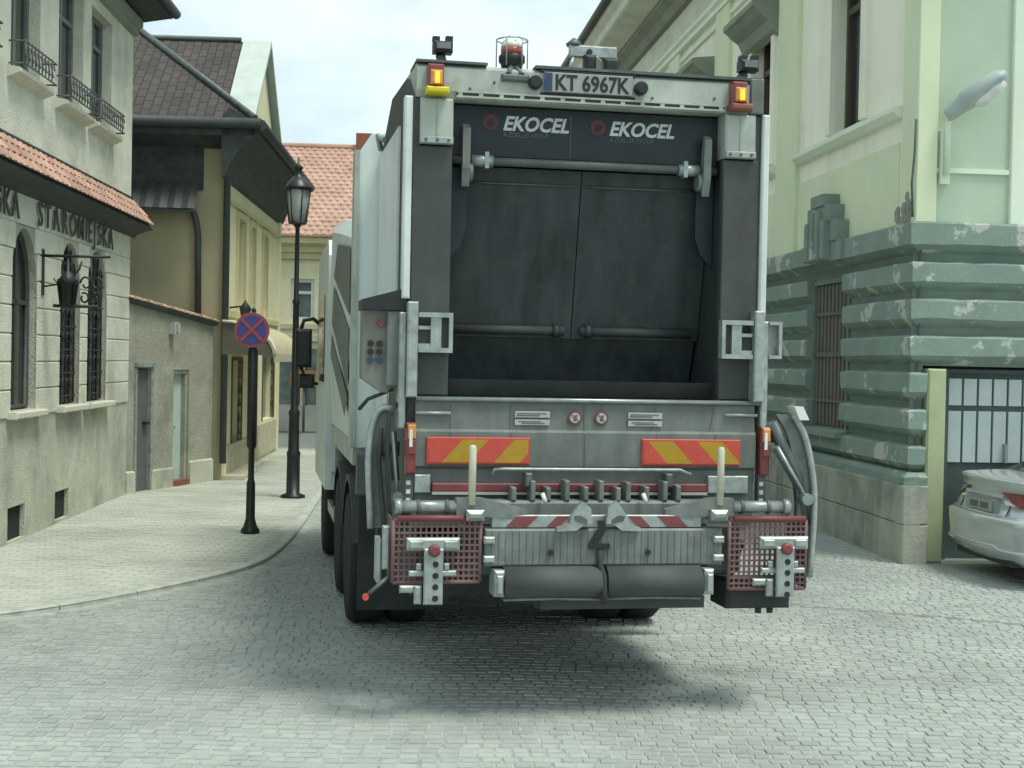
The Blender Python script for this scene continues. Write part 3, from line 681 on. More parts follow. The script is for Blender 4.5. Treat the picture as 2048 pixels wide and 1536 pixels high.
# boards and corrugated sheet on the end wall, down pipes
MB().box(-.04, 0, .35, 7, 4.55, 5.30).build('boarding', 'soffit', yh)
mb = MB(); n = 60; ring0 = []; ring1 = []
for k in range(n+1):
    yy = .40 + 6.4*k/n; wv = .018*math.cos(k*math.pi)
    ring0.append((-.10+wv, yy, 4.66)); ring1.append((-.46+wv, yy, 4.22))
mb.loft([ring0, ring1], closed=False, smooth=False); mb.build('corrugated_canopy', 'corr', yh)
MB().tube([(-.40, .4, 4.20), (-.40, 6.8, 4.20)], .03, 6).build('canopy_rail', 'steel_dark', yh)
def gyp(x, y): 
    p = hit(x, y, FY.world(-.08, 0, 0), FY.d) - FY.o; return float(p @ FY.n), float(p[2])
pts = [gyp(378, 400), gyp(392, 440), gyp(396, 470), gyp(396, 640)]
MB().tube([(-.08, a, b) for a, b in pts], .05, 8).build('down_pipe', 'zinc_dark', yh)
MB().tube([(-.30, -.45, 5.45), (-.2, -.1, 5.1), (-.07, -.03, 4.8), (-.07, -.03, .3)], .055, 8).build('down_pipe', 'zinc_dark', yh)
# barrel canopy over the shop
cp0, cp1 = -.15, 3.6; prof = [( -.82*math.sin(t), 2.02+.50*math.cos(t)) for t in np.linspace(0, math.pi/2, 9)]
mb = MB(); mb.loft([[(cp0, a, b) for a, b in prof], [(cp1, a, b) for a, b in prof]], closed=False); o = mb.build('shop_canopy', 'canopy', yh)
MB().box(cp0, cp1, -.84, -.80, 1.90, 2.03).build('canopy_valance', 'canopy', yh)
MB().prism_x([(0, 2.0)] + [(a*.96, b-.02) for a, b in prof], cp0+.01, cp0+.03).build('canopy_end', 'canopy_in', yh)
MB().tube([(cp0, a, b) for a, b in prof], .022, 6).build('canopy_rim', 'canopy_edge', yh)
wl = thing('wall_lantern', 'small black wall lantern above the shop canopy', 'lantern', FY.world(.55, -.25, 0), FY.rz)
MB().tube([(0, .25, 2.75), (0, .05, 2.78), (0, 0, 2.72)], .015, 6).build('arm', 'iron', wl)
MB().lathe([(.02, -.16), (.06, -.15), (.09, .0), (.10, .02), (.03, .12), (.01, .16)], (0, 0), 8, 'z', 2.72).build('housing', 'iron', wl)
# ================================================================== FAR STREET
fh = thing('far_yellow_house', 'pale yellow house with a red tiled roof closing the far end of the street', 'house', (-3.0, 37, 0), R(3))
fw_ = [(x, x+.62, 2.95, 4.05) for x in (-2.93, -1.72, -.35, 1.0)]
wall(MB(), -9, 9, -.05, 5.0, fw_, depth=.15).build('wall', 'yellow', fh)
for (a, b, c, d_) in fw_:
    w = MB().box(a, b, .10, .13, c, d_).build('window', 'glass_hazy', fh)
    f = MB()
    for q in ((a, a+.09, c, d_), (b-.09, b, c, d_), (a+.09, b-.09, c, c+.09), (a+.09, b-.09, d_-.09, d_), (a+.09, b-.09, c+.70, c+.78)): f.box(q[0], q[1], .05, .11, q[2], q[3])
    f.build('frame', 'frame_white', w)
MB().box(-9, 9, -.06, 0, 2.72, 2.85).box(-9, 9, -.10, 0, 2.40, 2.55).build('string_course', 'stone_beige', fh)
MB().prism_x([(0, 4.55), (-.10, 4.58), (-.10, 4.72), (-.18, 4.76), (-.18, 4.90), (-.34, 4.98), (-.34, 5.14), (0, 5.14)], -9, 9).build('cornice', 'ochre', fh)
RH, RD = 3.05, 4.6
MB().add([(-9, -.4, 5.15), (9, -.4, 5.15), (9, RD, 5.15+RH), (-9, RD, 5.15+RH)], [(0,1,2,3)]).add([(-9, 2*RD, 5.15), (9, 2*RD, 5.15), (9, RD, 5.15+RH), (-9, RD, 5.15+RH)], [(0,1,2,3)]).build('roof', 'tile_far', fh)
mb = MB(); nr = 22
for r_ in range(nr):
    for k in range(34):
        x0 = -4.2 + k*.205 + (.1 if r_ % 2 else 0); f0, f1 = r_/nr, (r_+1.1)/nr
        a = (-.4+(RD+.4)*f0, 5.17+RH*f0); b = (-.4+(RD+.4)*f1, 5.17+RH*f1); jz = rng.normal(0, .006)
        mb.add([(x0, a[0], a[1]+.03+jz), (x0+.10, a[0], a[1]+.06+jz), (x0+.195, a[0], a[1]+.03+jz), (x0+.195, b[0], b[1]+jz), (x0+.10, b[0], b[1]+.03+jz), (x0, b[0], b[1]+jz), (x0, a[0], a[1]-.02), (x0+.195, a[0], a[1]-.02)],
               [(0, 1, 4, 5), (1, 2, 3, 4), (6, 7, 2, 1), (6, 1, 0)])
tag(mb.build('roof_tiles', 'tile_far', fh, fix=False), kind='stuff')
MB().tube([(-9, RD, 5.15+RH+.05), (9, RD, 5.15+RH+.05)], .10, 8).build('ridge_tile', 'tile_far', fh)
MB().box(-1.55, -1.05, RD-.3, RD+.3, 7.8, 8.65).build('chimney', 'rust', fh)
MB().box(-8, 8, -.05, 0, .0, .7).build('stone_base', 'shop', fh)
for (a, b) in ((-3.4, -2.7), (-2.45, -1.7), (-1.2, -.4)):
    w = MB().box(a, b, -.03, 0.02, .72, 2.2).build('shop_window', 'glass_hazy', fh)
    MB().box(a-.06, a, -.06, .02, .7, 2.25).box(b, b+.06, -.06, .02, .7, 2.25).build('frame', 'frame_dark', w)
os_ = thing('orange_shop_sign', 'small brown orange sign box on the far house', 'sign', (-5.75, 36.3, 0), R(3))
MB().box(-.05, .62, -.1, .1, 1.22, 1.62).build('box', 'orange_sign', os_); MB().box(.0, .55, -.115, -.1, 1.30, 1.54).build('face', 'brown', os_)
MB().tube([(.3, 0, 0), (.3, 0, 1.22)], .035, 8).build('post', 'iron_gray', os_)

# ================================================================== NO STOPPING SIGN and STREET LAMP
ns = thing('no_stopping_sign', 'round blue no stopping sign with red rim and cross on a black post', 'road sign', (-2.86, 15.27, PZ))
MB().lathe([(.105, 0), (.105, .03), (.075, .08), (.052, .16), (.048, .55), (.034, .60), (.034, .93), (.056, .96), (.056, 2.02), (.036, 2.05), (.034, 2.40), (.02, 2.43), (.03, 2.46), (.0, 2.50)], seg=14).build('post', 'black_paint', ns)
dz = 2.24
MB().lathe([(.192, 0), (.192, .012), (.188, .016)], (0, dz), 28, 'y', -.085).build('disc', 'galv', ns)
MB().lathe([(.19, 0), (.188, .004)], (0, dz), 28, 'y', -.0895).build('red_rim', 'sign_red', ns)
MB().lathe([(.160, 0), (.160, .003)], (0, dz), 28, 'y', -.0935).build('blue_field', 'sign_blue', ns)
mb = MB()
for a in (45, 135):
    c, s_ = math.cos(R(a)), math.sin(R(a)); l, h = .172, .018
    mb.prism_y([(c*sx*l - s_*sy*h, dz + s_*sx*l + c*sy*h) for sx, sy in ((-1,-1),(1,-1),(1,1),(-1,1))], -.098 - (.002 if a == 45 else 0), -.094)
mb.build('red_cross', 'sign_red', ns)
MB().box(-.06, .06, -.08, .0, dz-.06, dz-.03).box(-.06, .06, -.08, 0, dz+.03, dz+.06).build('clamp', 'galv', ns)
sl = thing('street_lamp', 'tall black cast iron street lamp with a glazed lantern', 'street lamp', (-3.01, 19.19, PZ)); sl.scale = (1, 1, 1.03)
MB().lathe([(.20, 0), (.20, .03), (.11, .06), (.105, .55), (.115, .60), (.09, .64), (.082, 1.10), (.095, 1.14), (.062, 1.2), (.048, 2.6), (.065, 2.63), (.042, 2.68), (.034, 3.62), (.06, 3.66), (.05, 3.70)], seg=14).build('post', 'black_paint', sl).scale = (.86, .86, 1)
lan = MB().lathe([(.115, 3.71), (.17, 4.13)], seg=6).build('lantern_glass', 'lamp_glass', sl)
mb = MB()
for k in range(6):
    a = 2*math.pi*k/6; mb.tube([(.118*math.cos(a), .118*math.sin(a), 3.69), (.174*math.cos(a), .174*math.sin(a), 4.15)], .010, 5)
mb.lathe([(.125, 3.675), (.125, 3.71)], seg=6).build('lantern_frame', 'iron', sl)
MB().lathe([(.205, 4.14), (.20, 4.17), (.10, 4.29), (.055, 4.32), (.05, 4.41), (.075, 4.43), (.02, 4.48), (.012, 4.56)], seg=12).build('lantern_roof', 'black_paint', sl)
MB().lathe([(.03, 3.71), (.045, 3.87), (.02, 4.02)], seg=8).build('bulb', 'lens_clear', sl)

# ================================================================== RIGHT CORNER BUILDING
rbld = thing('corner_building', 'pale green corner building with dark sage banded ground floor and stone plinth', 'building', (RO[0], RO[1], 0), FR.rz)
FRZ = FF.rz - FR.rz           # front wall frame inside the building frame
FAR = -34.0
GW = [(-3.44-3.75*k, -2.10-3.75*k, 1.26, 3.08) for k in range(8)]
UW = [(-2.92-3.75*k, -1.86-3.75*k, 4.86, 6.95) for k in range(8)]
wall(MB(), FAR, .0, .80, 3.5, GW, y=.06, depth=.22).build('lower_wall', 'gr_groove', rbld)
wall(MB(), FAR, .0, 3.5, 9.0, UW, y=.05, depth=.30).build('upper_wall', 'gr_cream', rbld)
cuts = [(g_[0], g_[1]) for g_ in GW]
BANDS = [(3.24, 3.50), (2.86, 3.09), (2.48, 2.71), (2.10, 2.33), (1.72, 1.95), (1.34, 1.57), (.98, 1.19)]
def course_profile(z0, z1, d=.075):
    return [(.06, z0-.05), (-d*.2, z0), (-d, z0+.035), (-d, z1-.015), (-d+.015, z1), (.06, z1+.02)]
cF, sF = math.cos(FRZ), math.sin(FRZ)
def mitred(prof, a, fend):
    """profile [(y, z)] run along the street wall from a to the corner and on along the front wall to fend"""
    r0_ = [(a, p, q) for p, q in prof]; r1_ = [(-p, p, q) for p, q in prof]; r2_ = [(fend*cF - p*sF, fend*sF + p*cF, q) for p, q in prof]
    def jit(rg):
        return [(x_ + rng.normal(0, .003), y_ + rng.normal(0, .004), z_ + rng.normal(0, .004)) for x_, y_, z_ in rg]
    n1_, n2_ = max(2, int(abs(a)/.16)) if abs(a) < 6 else 40, max(2, int(fend/.16))
    L1 = [[tuple(p0 + (p1-p0)*k/n1_ for p0, p1 in zip(q0, q1)) for q0, q1 in zip(r0_, r1_)] for k in range(n1_+1)]
    L2 = [[tuple(p0 + (p1-p0)*k/n2_ for p0, p1 in zip(q0, q1)) for q0, q1 in zip(r1_, r2_)] for k in range(1, n2_+1)]
    return MB().loft([jit(r_) for r_ in L1 + L2], smooth=False)
for bi, (z0, z1) in enumerate(BANDS):
    pr = course_profile(z0, z1, .085 if bi == 0 else .055)
    fend = 6.0 if z0 > 2.05 else .14
    segs = [(FAR, 0.0)] if bi == 0 else sub_intervals(FAR, 0.0, cuts if z1 > 1.28 else [])
    for (a, b) in segs:
        if b == 0.0: mitred(pr, a, fend).build('stone_course', 'gr_course', rbld)
        else: MB().prism_x(pr, a, b).build('stone_course', 'gr_course', rbld)
mitred([(.06, .80), (-.10, .80), (-.10, .88), (-.05, .93), (.06, .93)], FAR, .14).build('plinth_moulding', 'gr_dark', rbld)
# plinth stones: two rows
for r_, (z0, z1) in enumerate(((-.12, .40), (.405, .80))):
    x = .14; k = 0
    while x > -20:
        w = (1.15, .85, 1.3, 1.0)[(k+r_) % 4]; MB().bbox(x-w+.004, x-.004, -.12+rng.normal(0, .003), .06, z0, z1, .012).build('plinth_stone', 'plinth', rbld); x -= w; k += 1
    MB().bbox(-.13, .15, -.13, .06, z0, z1-.002, .012).build('plinth_stone', 'plinth', rbld, rz=FRZ)
# ground floor windows: brown louvred shutters in green frames
for k, (a, b, c, d_) in enumerate(GW[:5]):
    w = MB().box(a, b, .08, .11, c, d_).build('shuttered_window', 'shutter', rbld)
    f = MB().box(a, a+.04, .03, .08, c, d_).box(b-.04, b, .03, .08, c, d_).box(a+.04, b-.04, .03, .08, d_-.06, d_).build('frame', 'gr_groove', w)
    if k < 2:
        for q in range(9):
            xx = a+.12+(b-a-.24)*q/8; MB().box(xx-.045, xx+.045, .058, .079, c+.02, d_-.08).build('slat', 'shutter', w)
        MB().box(a+.07, b-.07, .040, .057, c+.86, c+.92).box(a+.07, b-.07, .040, .057, c+.30, c+.34).box(a+.07, b-.07, .040, .057, d_-.45, d_-.41).build('rail', 'shutter', w)
    MB().prism_x([(.20, c-.005), (-.14, c-.04), (-.14, c-.10), (.06, c-.10)], a-.08, b+.08).build('sill', 'gr_dark', rbld)
# stepped ornament above the near window
for kk in range(3):
    cx = -2.72 - 3.75*kk
    om = thing
    m_ = MB()
    m_.box(cx-.74, cx+.74, -.13, .05, 3.262, 3.5).box(cx-.60, cx+.60, -.15, .05, 3.5, 3.74).box(cx-.42, cx+.42, -.17, .05, 3.74, 3.94).box(cx-.24, cx+.24, -.19, .05, 3.94, 4.08)
    o = m_.build('stepped_keystone', 'gr_dark', rbld)
    for q in (-.30, -.10, .10, .30): MB().bbox(cx+q-.06, cx+q+.06, -.235, -.10, 3.28, 3.93-.55*abs(q), .02).build('flute', 'gr_dark', o)
# first floor: green pilasters and panels, trim, sills, windows, hoods
pil = [(-.42, .0)] + [(-5.15-3.75*k, -4.25-3.75*k) for k in range(8)]
for i, (a, b) in enumerate(pil): MB().bbox(a, b, -.02, .05, 3.5, 7.85, .01).build('pilaster', 'gr_green', rbld)
for k in range(8):
    a, b = (-4.20-3.75*k, -.52-3.75*k) if k == 0 else (-4.20-3.75*k, -5.20-3.75*(k-1))
    MB().bbox(a+.10, b-.10, .02, .05, 3.52, 4.42, .008).build('wall_panel', 'gr_green', rbld)
    MB().prism_x([(.05, 4.66), (-.02, 4.67), (-.08, 4.73), (-.08, 4.78), (.05, 4.80)], a, b).build('sill_band', 'gr_trim', rbld)
    u = UW[k]
    w = MB().box(u[0], u[1], .26, .29, u[2], u[3]).build('upper_window', 'glass', rbld)
    f = MB().box(u[0], u[0]+.07, .20, .27, u[2], u[3]).box(u[1]-.07, u[1], .20, .27, u[2], u[3]).box((u[0]+u[1])/2-.04, (u[0]+u[1])/2+.04, .19, .27, u[2], u[3])
    f.box(u[0]+.07, u[1]-.07, .20, .27, u[2], u[2]+.08).box(u[0]+.07, u[1]-.07, .20, .27, u[2]+1.45, u[2]+1.53); f.build('frame', 'brown', w)
    MB().bbox(u[0]-.16, u[0]-.003, .0, .05, u[2], u[3]+.1, .01).bbox(u[1]+.003, u[1]+.16, .0, .05, u[2], u[3]+.1, .01).build('window_trim', 'gr_cream', rbld)
    hz = 7.02
    MB().prism_x([(.05, hz-.36), (-.06, hz-.30), (-.12, hz-.16), (-.24, hz-.08), (-.32, hz), (-.36, hz+.02), (-.36, hz+.10), (.05, hz+.14)], u[0]-.30, u[1]+.30).build('window_hood', 'corn_dark', rbld)
MB().box(FAR, -.0, .0, .05, 7.60, 7.66).build('frieze_line', 'gr_trim', rbld)
# main cornice and eaves
MB().prism_x([(.05, 7.80), (-.05, 7.80), (-.05, 7.88), (-.10, 7.92), (-.10, 7.98), (.05, 8.0)], FAR, .1).build('architrave', 'gr_trim', rbld)
MB().prism_x([(.05, 8.0), (-.02, 8.0), (-.02, 8.50), (.05, 8.5)], FAR, .02).build('frieze', 'corn', rbld)
MB().prism_x([(.05, 8.5), (-.12, 8.52), (-.20, 8.66), (-.34, 8.74), (-.34, 8.82), (.05, 8.9)], FAR, .3).build('cornice', 'corn_dark', rbld)
MB().prism_x([(.05, 8.9), (-.36, 8.83), (-.80, 8.92), (-.84, 8.95), (-.84, 9.12), (-.94, 9.22), (-.96, 9.30), (.05, 9.4)], FAR, .9).build('eaves', 'corn', rbld)
MB().tube([(FAR, -1.02, 9.36), (.9, -1.02, 9.36)], .09, 8).build('gutter', 'zinc_dark', rbld)
MB().prism_x([(-.96, 9.41), (.0, 9.9), (4, 11.8), (4, 9.45)], FAR, .9).build('roof', 'soffit', rbld)
for k, sx in enumerate((-27, -22)): MB().box(sx-.3, sx+.3, -.2, .4, 9.9, 10.9).build('dormer', 'corn_dark', rbld)
MB().box(FAR, -.6, .30, 9, -.1, 3.4).box(FAR, -.6, .36, 9, 3.41, 9.0).build('core', 'gr_groove', rbld)
# front (camera facing) wall
mb = MB()
wall(mb, 0, 6.0, .0, 3.5, [(.13, 2.10, -.0, 2.03)], y=.06, depth=.34); mb.build('front_lower_wall', 'gr_groove', rbld, rz=FRZ)
wall(MB(), 0, 6.0, 3.5, 9.0, [(2.6, 3.7, 4.86, 6.95)], y=.05, depth=.3).build('front_upper_wall', 'gr_front', rbld, rz=FRZ)
MB().bbox(-.02, .20, -.02, .05, 3.5, 7.85, .01).build('front_pilaster', 'gr_green', rbld, rz=FRZ)
MB().bbox(1.0, 1.45, .0, .05, 3.505, 7.8, .01).build('front_pilaster', 'gr_trim', rbld, rz=FRZ)
MB().box(.205, .995, .02, .05, 4.02, 4.07).build('front_string', 'gr_trim', rbld, rz=FRZ)
MB().prism_x([(.05, 4.38), (-.04, 4.40), (-.04, 4.46), (.05, 4.48)], 1.455, 6).build('front_string', 'gr_trim', rbld, rz=FRZ)
MB().prism_x([(.05, 8.5), (-.12, 8.52), (-.34, 8.82), (-.84, 8.95), (-.96, 9.30), (.05, 9.4)], -.8, 6).build('front_eaves', 'corn', rbld, rz=FRZ)
# door recess: lime jamb, dark frame, frosted panes
MB().bbox(.145, .345, -.05, .36, .0, 2.0, .02).build('door_jamb', 'lime', rbld, rz=FRZ)
dr = MB().box(.35, 2.0, .30, .36, -.02, 2.0).build('glazed_door', 'door_green', rbld, rz=FRZ)
MB().box(.35, .48, .20, .30, -.02, 2.0).box(.48, 2.0, .20, .30, 1.96, 2.0).build('frame', 'door_green', dr)
for k in range(8):
    x0 = .515 + k*.165
    for (z0, z1) in ((1.02, 1.56), (1.62, 1.90)): MB().box(x0, x0+.138, .278, .299, z0, z1).build('pane', 'pane', dr)
MB().box(1.12, 1.15, .22, .28, 1.02, 1.22).build('handle', 'galv', dr)
# cable and broken render at the corner
MB().tube([(.02, -.04, 4.55), (.03, -.05, 4.2), (.0, -.06, 3.9), (.02, -.05, 3.55)], .012, 6).build('cable', 'iron_gray', rbld)
pm = MB()
for q in range(9):
    cx, cz, r_ = -.30 + rng.uniform(-.18, .15), 3.55 + rng.uniform(-.1, .32), rng.uniform(.05, .11)
    pm.prism_y([(cx+r_*rng.uniform(.6, 1.2)*math.cos(t), cz+r_*rng.uniform(.6, 1.3)*math.sin(t)) for t in np.linspace(0, 2*math.pi, 9)[:-1]], -.026-.001*q, .05)
pm.build('broken_render', 'plinth', rbld)
# street light on the front wall
p0 = FF.world(.26, 0); wlamp = thing('wall_street_light', 'grey cobra head street light fixed to the green wall', 'street lamp', p0, FF.rz)
MB().box(-.03, .07, -.03, .06, 3.9, 4.45).tube([(.02, -.06, 3.98), (.02, -.06, 4.50), (.03, -.10, 4.60)], .03, 8).build('bracket', 'gr_trim', wlamp)
dirv = Vector((.50, -.30, .42)).normalized(); base = Vector((.0, -.10, 4.56))
rings = []; side = Vector((0, 0, 1)).cross(dirv).normalized(); upd = dirv.cross(side)
for (t, w, h) in ((0, .07, .07), (.05, .10, .10), (.2, .11, .11), (.22, .13, .13), (.45, .15, .135), (.62, .13, .10), (.70, .08, .05)):
    c = base + dirv*t; rings.append([tuple(c + side*w*math.cos(a) + upd*h*(math.sin(a) if math.sin(a) > 0 else .55*math.sin(a))) for a in np.linspace(0, 2*math.pi, 14, endpoint=False)])
MB().loft(rings).build('head', 'lamp_grey', wlamp)
rings = []
for (t, w, h) in ((.28, .06, .05), (.34, .10, .09), (.52, .11, .09), (.64, .07, .05)):
    c = base + dirv*t - upd*.035; rings.append([tuple(c + side*w*math.cos(a) - upd*h*max(0, math.sin(a))) for a in np.linspace(0, 2*math.pi, 12, endpoint=False)])
MB().loft(rings).build('diffuser', 'lens_clear', wlamp)

# ================================================================== GARBAGE TRUCK
YAW = R(10.5)
FT = Frame((.43, 8.1), (math.cos(YAW), math.sin(YAW)))
tk = thing('garbage_truck', 'white and grey rear loading garbage truck with open hopper and red mesh steps', 'garbage truck', FT.o, FT.rz)
def P(x, y, v=0.0): return FT.at(x, y, v)
def part(name, mb, m, par=None): return mb.build(name, m, par or tk)
# --- chassis, body, cab
part('chassis', MB().box(-.45, -.33, 1.2, 7.3, .72, 1.0).box(.33, .45, 1.2, 7.3, .72, 1.0).box(-.33, .33, 2.2, 2.4, .75, .95).box(-.33, .33, 4.6, 4.8, .75, .95).box(-1.1, 1.1, 1.15, 1.27, .78, .98), 'rubber')
fl_poly = [(-1.21, 1.36), (1.21, 1.36), (1.21, 3.44), (1.12, 3.58), (-1.12, 3.58), (-1.21, 3.44)]
part('body_end_frame', MB().prism_y(fl_poly, 1.95, 2.12), 'white')
for s_ in (-1, 1): part('end_frame_rim', MB().box(min(s_*1.20, s_*1.235), max(s_*1.20, s_*1.235), 1.93, 2.14, 1.36, 3.46), 'tail_pale')
rings = []
for v, zt_ in ((2.12, 2.97), (3.5, 3.12), (5.05, 3.27)):
    rings.append([(-1.19, v, 1.38), (1.19, v, 1.38), (1.23, v, 2.0), (1.22, v, zt_-.12), (1.12, v, zt_), (0, v, zt_+.10), (-1.12, v, zt_), (-1.22, v, zt_-.12), (-1.23, v, 2.0)])
bd = part('body', MB().loft(rings, smooth=False), 'white')
for s_ in (-1, 1): part('body_rail', MB().box(min(s_*1.20, s_*1.05), max(s_*1.20, s_*1.05), 2.13, 5.05, 1.22, 1.375), 'tail_pale')
dec = MB()
for (a, b, c, d_) in (((2.25, 2.30), (2.25, 2.80), (3.9, 2.95), (4.4, 2.70)), ((2.3, 1.75), (2.25, 2.2), (4.4, 2.62), (4.6, 2.30)), ((2.6, 1.55), (2.3, 1.70), (4.6, 2.2), (4.7, 2.0))):
    dec.add([(-1.2345, p[0], p[1]) for p in (a, b, c, d_)], [(0, 1, 2, 3)])
part('side_graphic', dec, 'tail_grey')
cab_poly = [(5.2, .75), (7.35, .75), (7.45, 1.5), (7.30, 2.75), (7.15, 3.05), (5.3, 3.10), (5.2, 2.95)]
cab = part('cab', MB().prism_x(cab_poly, -1.24, 1.24), 'white')
for s_ in (-1, 1):
    part('cab_window', MB().prism_x([(5.7, 1.75), (6.9, 1.75), (6.85, 2.6), (5.75, 2.6)], s_*1.245-.004, s_*1.245+.004), 'glass')
part('windscreen', MB().add([(-1.1, 7.462, 1.6), (1.1, 7.462, 1.6), (1.1, 7.325, 2.72), (-1.1, 7.325, 2.72)], [(0, 1, 2, 3)]), 'glass')
for s_ in (-1, 1):
    mr = part('mirror', MB().bbox(s_*1.40-.085, s_*1.40+.085, 6.95, 7.12, 1.88, 2.29, .03), 'black_paint')
    part('mirror_arm', MB().tube([(s_*1.20, 7.1, 2.32), (s_*1.30, 7.08, 2.40), (s_*1.40, 7.05, 2.38), (s_*1.43, 7.04, 2.28)], .022, 6).tube([(s_*1.2, 7.1, 1.7), (s_*1.36, 7.06, 1.72), (s_*1.42, 7.04, 1.88)], .018, 6), 'black_paint', mr)
    part('lower_mirror', MB().bbox(s_*1.36-.08, s_*1.36+.08, 6.97, 7.08, 1.66, 1.81, .03), 'black_paint', mr)
# wheels
def wheel(u, v, r, w, s_):
    t = MB().lathe([(r*.62, -w/2), (r*.93, -w/2), (r, -w/2+.04), (r, w/2-.04), (r*.93, w/2), (r*.62, w/2)], (v, r), 26, 'x', u)
    o = part('wheel', t, 'tyre')
    part('rim', MB().lathe([(r*.60, -w/2+.05), (r*.60, w/2-.03), (r*.5, w/2-.10), (r*.25, w/2-.06), (r*.12, w/2)] if s_ > 0 else [(r*.12, -w/2), (r*.25, -w/2+.06), (r*.5, -w/2+.10), (r*.60, -w/2+.03), (r*.60, w/2-.05)], (v, r), 20, 'x', u), 'steel_dark', o)
for s_ in (-1, 1):
    for v in (2.62, 3.92):
        wheel(s_*1.06, v, .50, .27, s_); wheel(s_*.76, v, .50, .27, s_)
        fm = MB(); arc = [(v+.60*math.cos(t), .52+.60*math.sin(t)) for t in np.linspace(.25, math.pi-.25, 11)]
        fm.loft([[(s_*.62, a, b) for a, b in arc], [(s_*1.20, a, b) for a, b in arc], [(s_*1.20, a*1.0, b-.05) for a, b in arc]], closed=False, smooth=False); part('mudguard', fm, 'rubber_grey')
    wheel(s_*1.05, 6.25, .50, .30, s_)
    part('mud_flap', MB().box(s_*.62 if s_ > 0 else -1.17, 1.17 if s_ > 0 else -.62, 1.86, 1.88, .22, 1.02), 'rubber')
    part('side_guard', MB().box(s_*1.17-.02, s_*1.17+.02, 4.55, 5.6, .52, .62).box(s_*1.17-.02, s_*1.17+.02, 4.55, 5.6, .82, .92).box(s_*1.15-.03, s_*1.15+.03, 4.6, 4.68, .5, 1.0), 'galv')
    part('side_box', MB().bbox(min(s_*.75, s_*1.15), max(s_*.75, s_*1.15), 4.62, 5.15, .66, 1.16, .03), 'steel_dark')
part('rear_light_bracket', MB().box(-1.2, -1.0, 1.70, 1.80, 1.05, 1.33), 'steel_dark')

# --- tailgate shell
side_poly = [(.0, 1.30), (.0, 3.48), (.35, 3.66), (1.25, 3.70), (1.95, 3.45), (1.95, 1.35), (1.2, .98), (.25, .98)]
for s_ in (-1, 1):
    part('tailgate_side', MB().prism_x(side_poly, min(s_*1.00, s_*1.045), max(s_*1.00, s_*1.045)), 'tail_dark')
    sw = part('hopper_side_wall', MB().prism_x([(.03, 1.5), (.03, 3.47), (1.3, 3.45), (1.3, 1.4), (.5, 1.2)], min(s_*.815, s_*.835), max(s_*.815, s_*.835)), 'hop_dark')
    part('pale_edge', MB().bbox(min(s_*1.045, s_*1.090), max(s_*1.045, s_*1.090), -.03, .06, 2.34 if s_ < 0 else 2.30, 3.49, .01), 'white')
    pp = part('rear_panel', MB().bbox(min(s_*.812, s_*1.040), max(s_*.812, s_*1.040), -.005, .05, 1.79, 3.215, .006), 'tail_dark')
    cb = part('corner_box', MB().bbox(min(s_*.812, s_*1.003), max(s_*.812, s_*1.003), -.03, .25, 3.225, 3.485, .012), 'tail_pale')
    part('lip', MB().bbox(min(s_*.812, s_*1.0), max(s_*.812, s_*1.0), -.045, -.028, 3.225, 3.262, .004).box(s_*.905-.004, s_*.905+.004, -.036, -.0295, 3.27, 3.47), 'galv', cb)
    for q in (.84, .905, .97): part('bolt', MB().lathe([(.009, 0), (.009, -.008)], (s_*q, 3.243), 8, 'y', -.044), 'steel_dark', cb)
# upper beam
bm_ = part('upper_beam', MB().prism_x([(.0, 3.49), (-.02, 3.53), (-.02, 3.66), (.02, 3.685), (.55, 3.70), (.55, 3.49)], -1.025, 1.03), 'tail_pale')
part('beam_end_plate', MB().bbox(.96, 1.045, -.035, .30, 3.49, 3.70, .008), 'tail_grey', bm_)
part('beam_cap', MB().box(-1.03, -.62, -.03, .30, 3.686, 3.700).box(-.34, 1.03, -.03, .30, 3.686, 3.703), 'steel_dark', bm_)
rail = part('slotted_rail', MB().box(-.80, .80, -.045, -.021, 3.492, 3.502).box(-.80, .80, -.045, -.021, 3.520, 3.530), 'tail_pale')
for k in range(14): part('web', MB().box(-.79+k*.1195, -.765+k*.1195, -.043, -.022, 3.502, 3.520), 'tail_pale', rail)
part('rail_back', MB().box(-.80, .80, -.0235, -.0205, 3.502, 3.520), 'steel_dark', rail)
for q in (-.72, -.58, .36, .5, .62, .74): part('rivet', MB().lathe([(.008, 0), (.008, -.006)], (q, 3.555+.04*math.sin(q*9)), 8, 'y', -.021), 'steel_dark', bm_)
# number plate with its side lamps
pl = part('number_plate', MB().bbox(-.29, .235, -.045, -.028, 3.552, 3.665, .003), 'plate')
part('blue_band', MB().box(-.29, -.245, -.0485, -.046, 3.556, 3.661), 'plate_blue', pl)
part('plate_holder', MB().box(-.31, .255, -.03, -.021, 3.668, 3.680).box(-.31, .255, -.03, -.021, 3.536, 3.548), 'ink', pl)
text_mesh('plate_text', 'KT 6967K', .125, 'ink', pl, (-.225, -.0465, 3.566), bold=.003, depth=.0015, width=.44)
for q in (-.345, .285): part('plate_lamp', MB().lathe([(.040, 0), (.040, -.04), (.03, -.06)], (q, 3.60), 14, 'y', -.021), 'black_paint', pl)
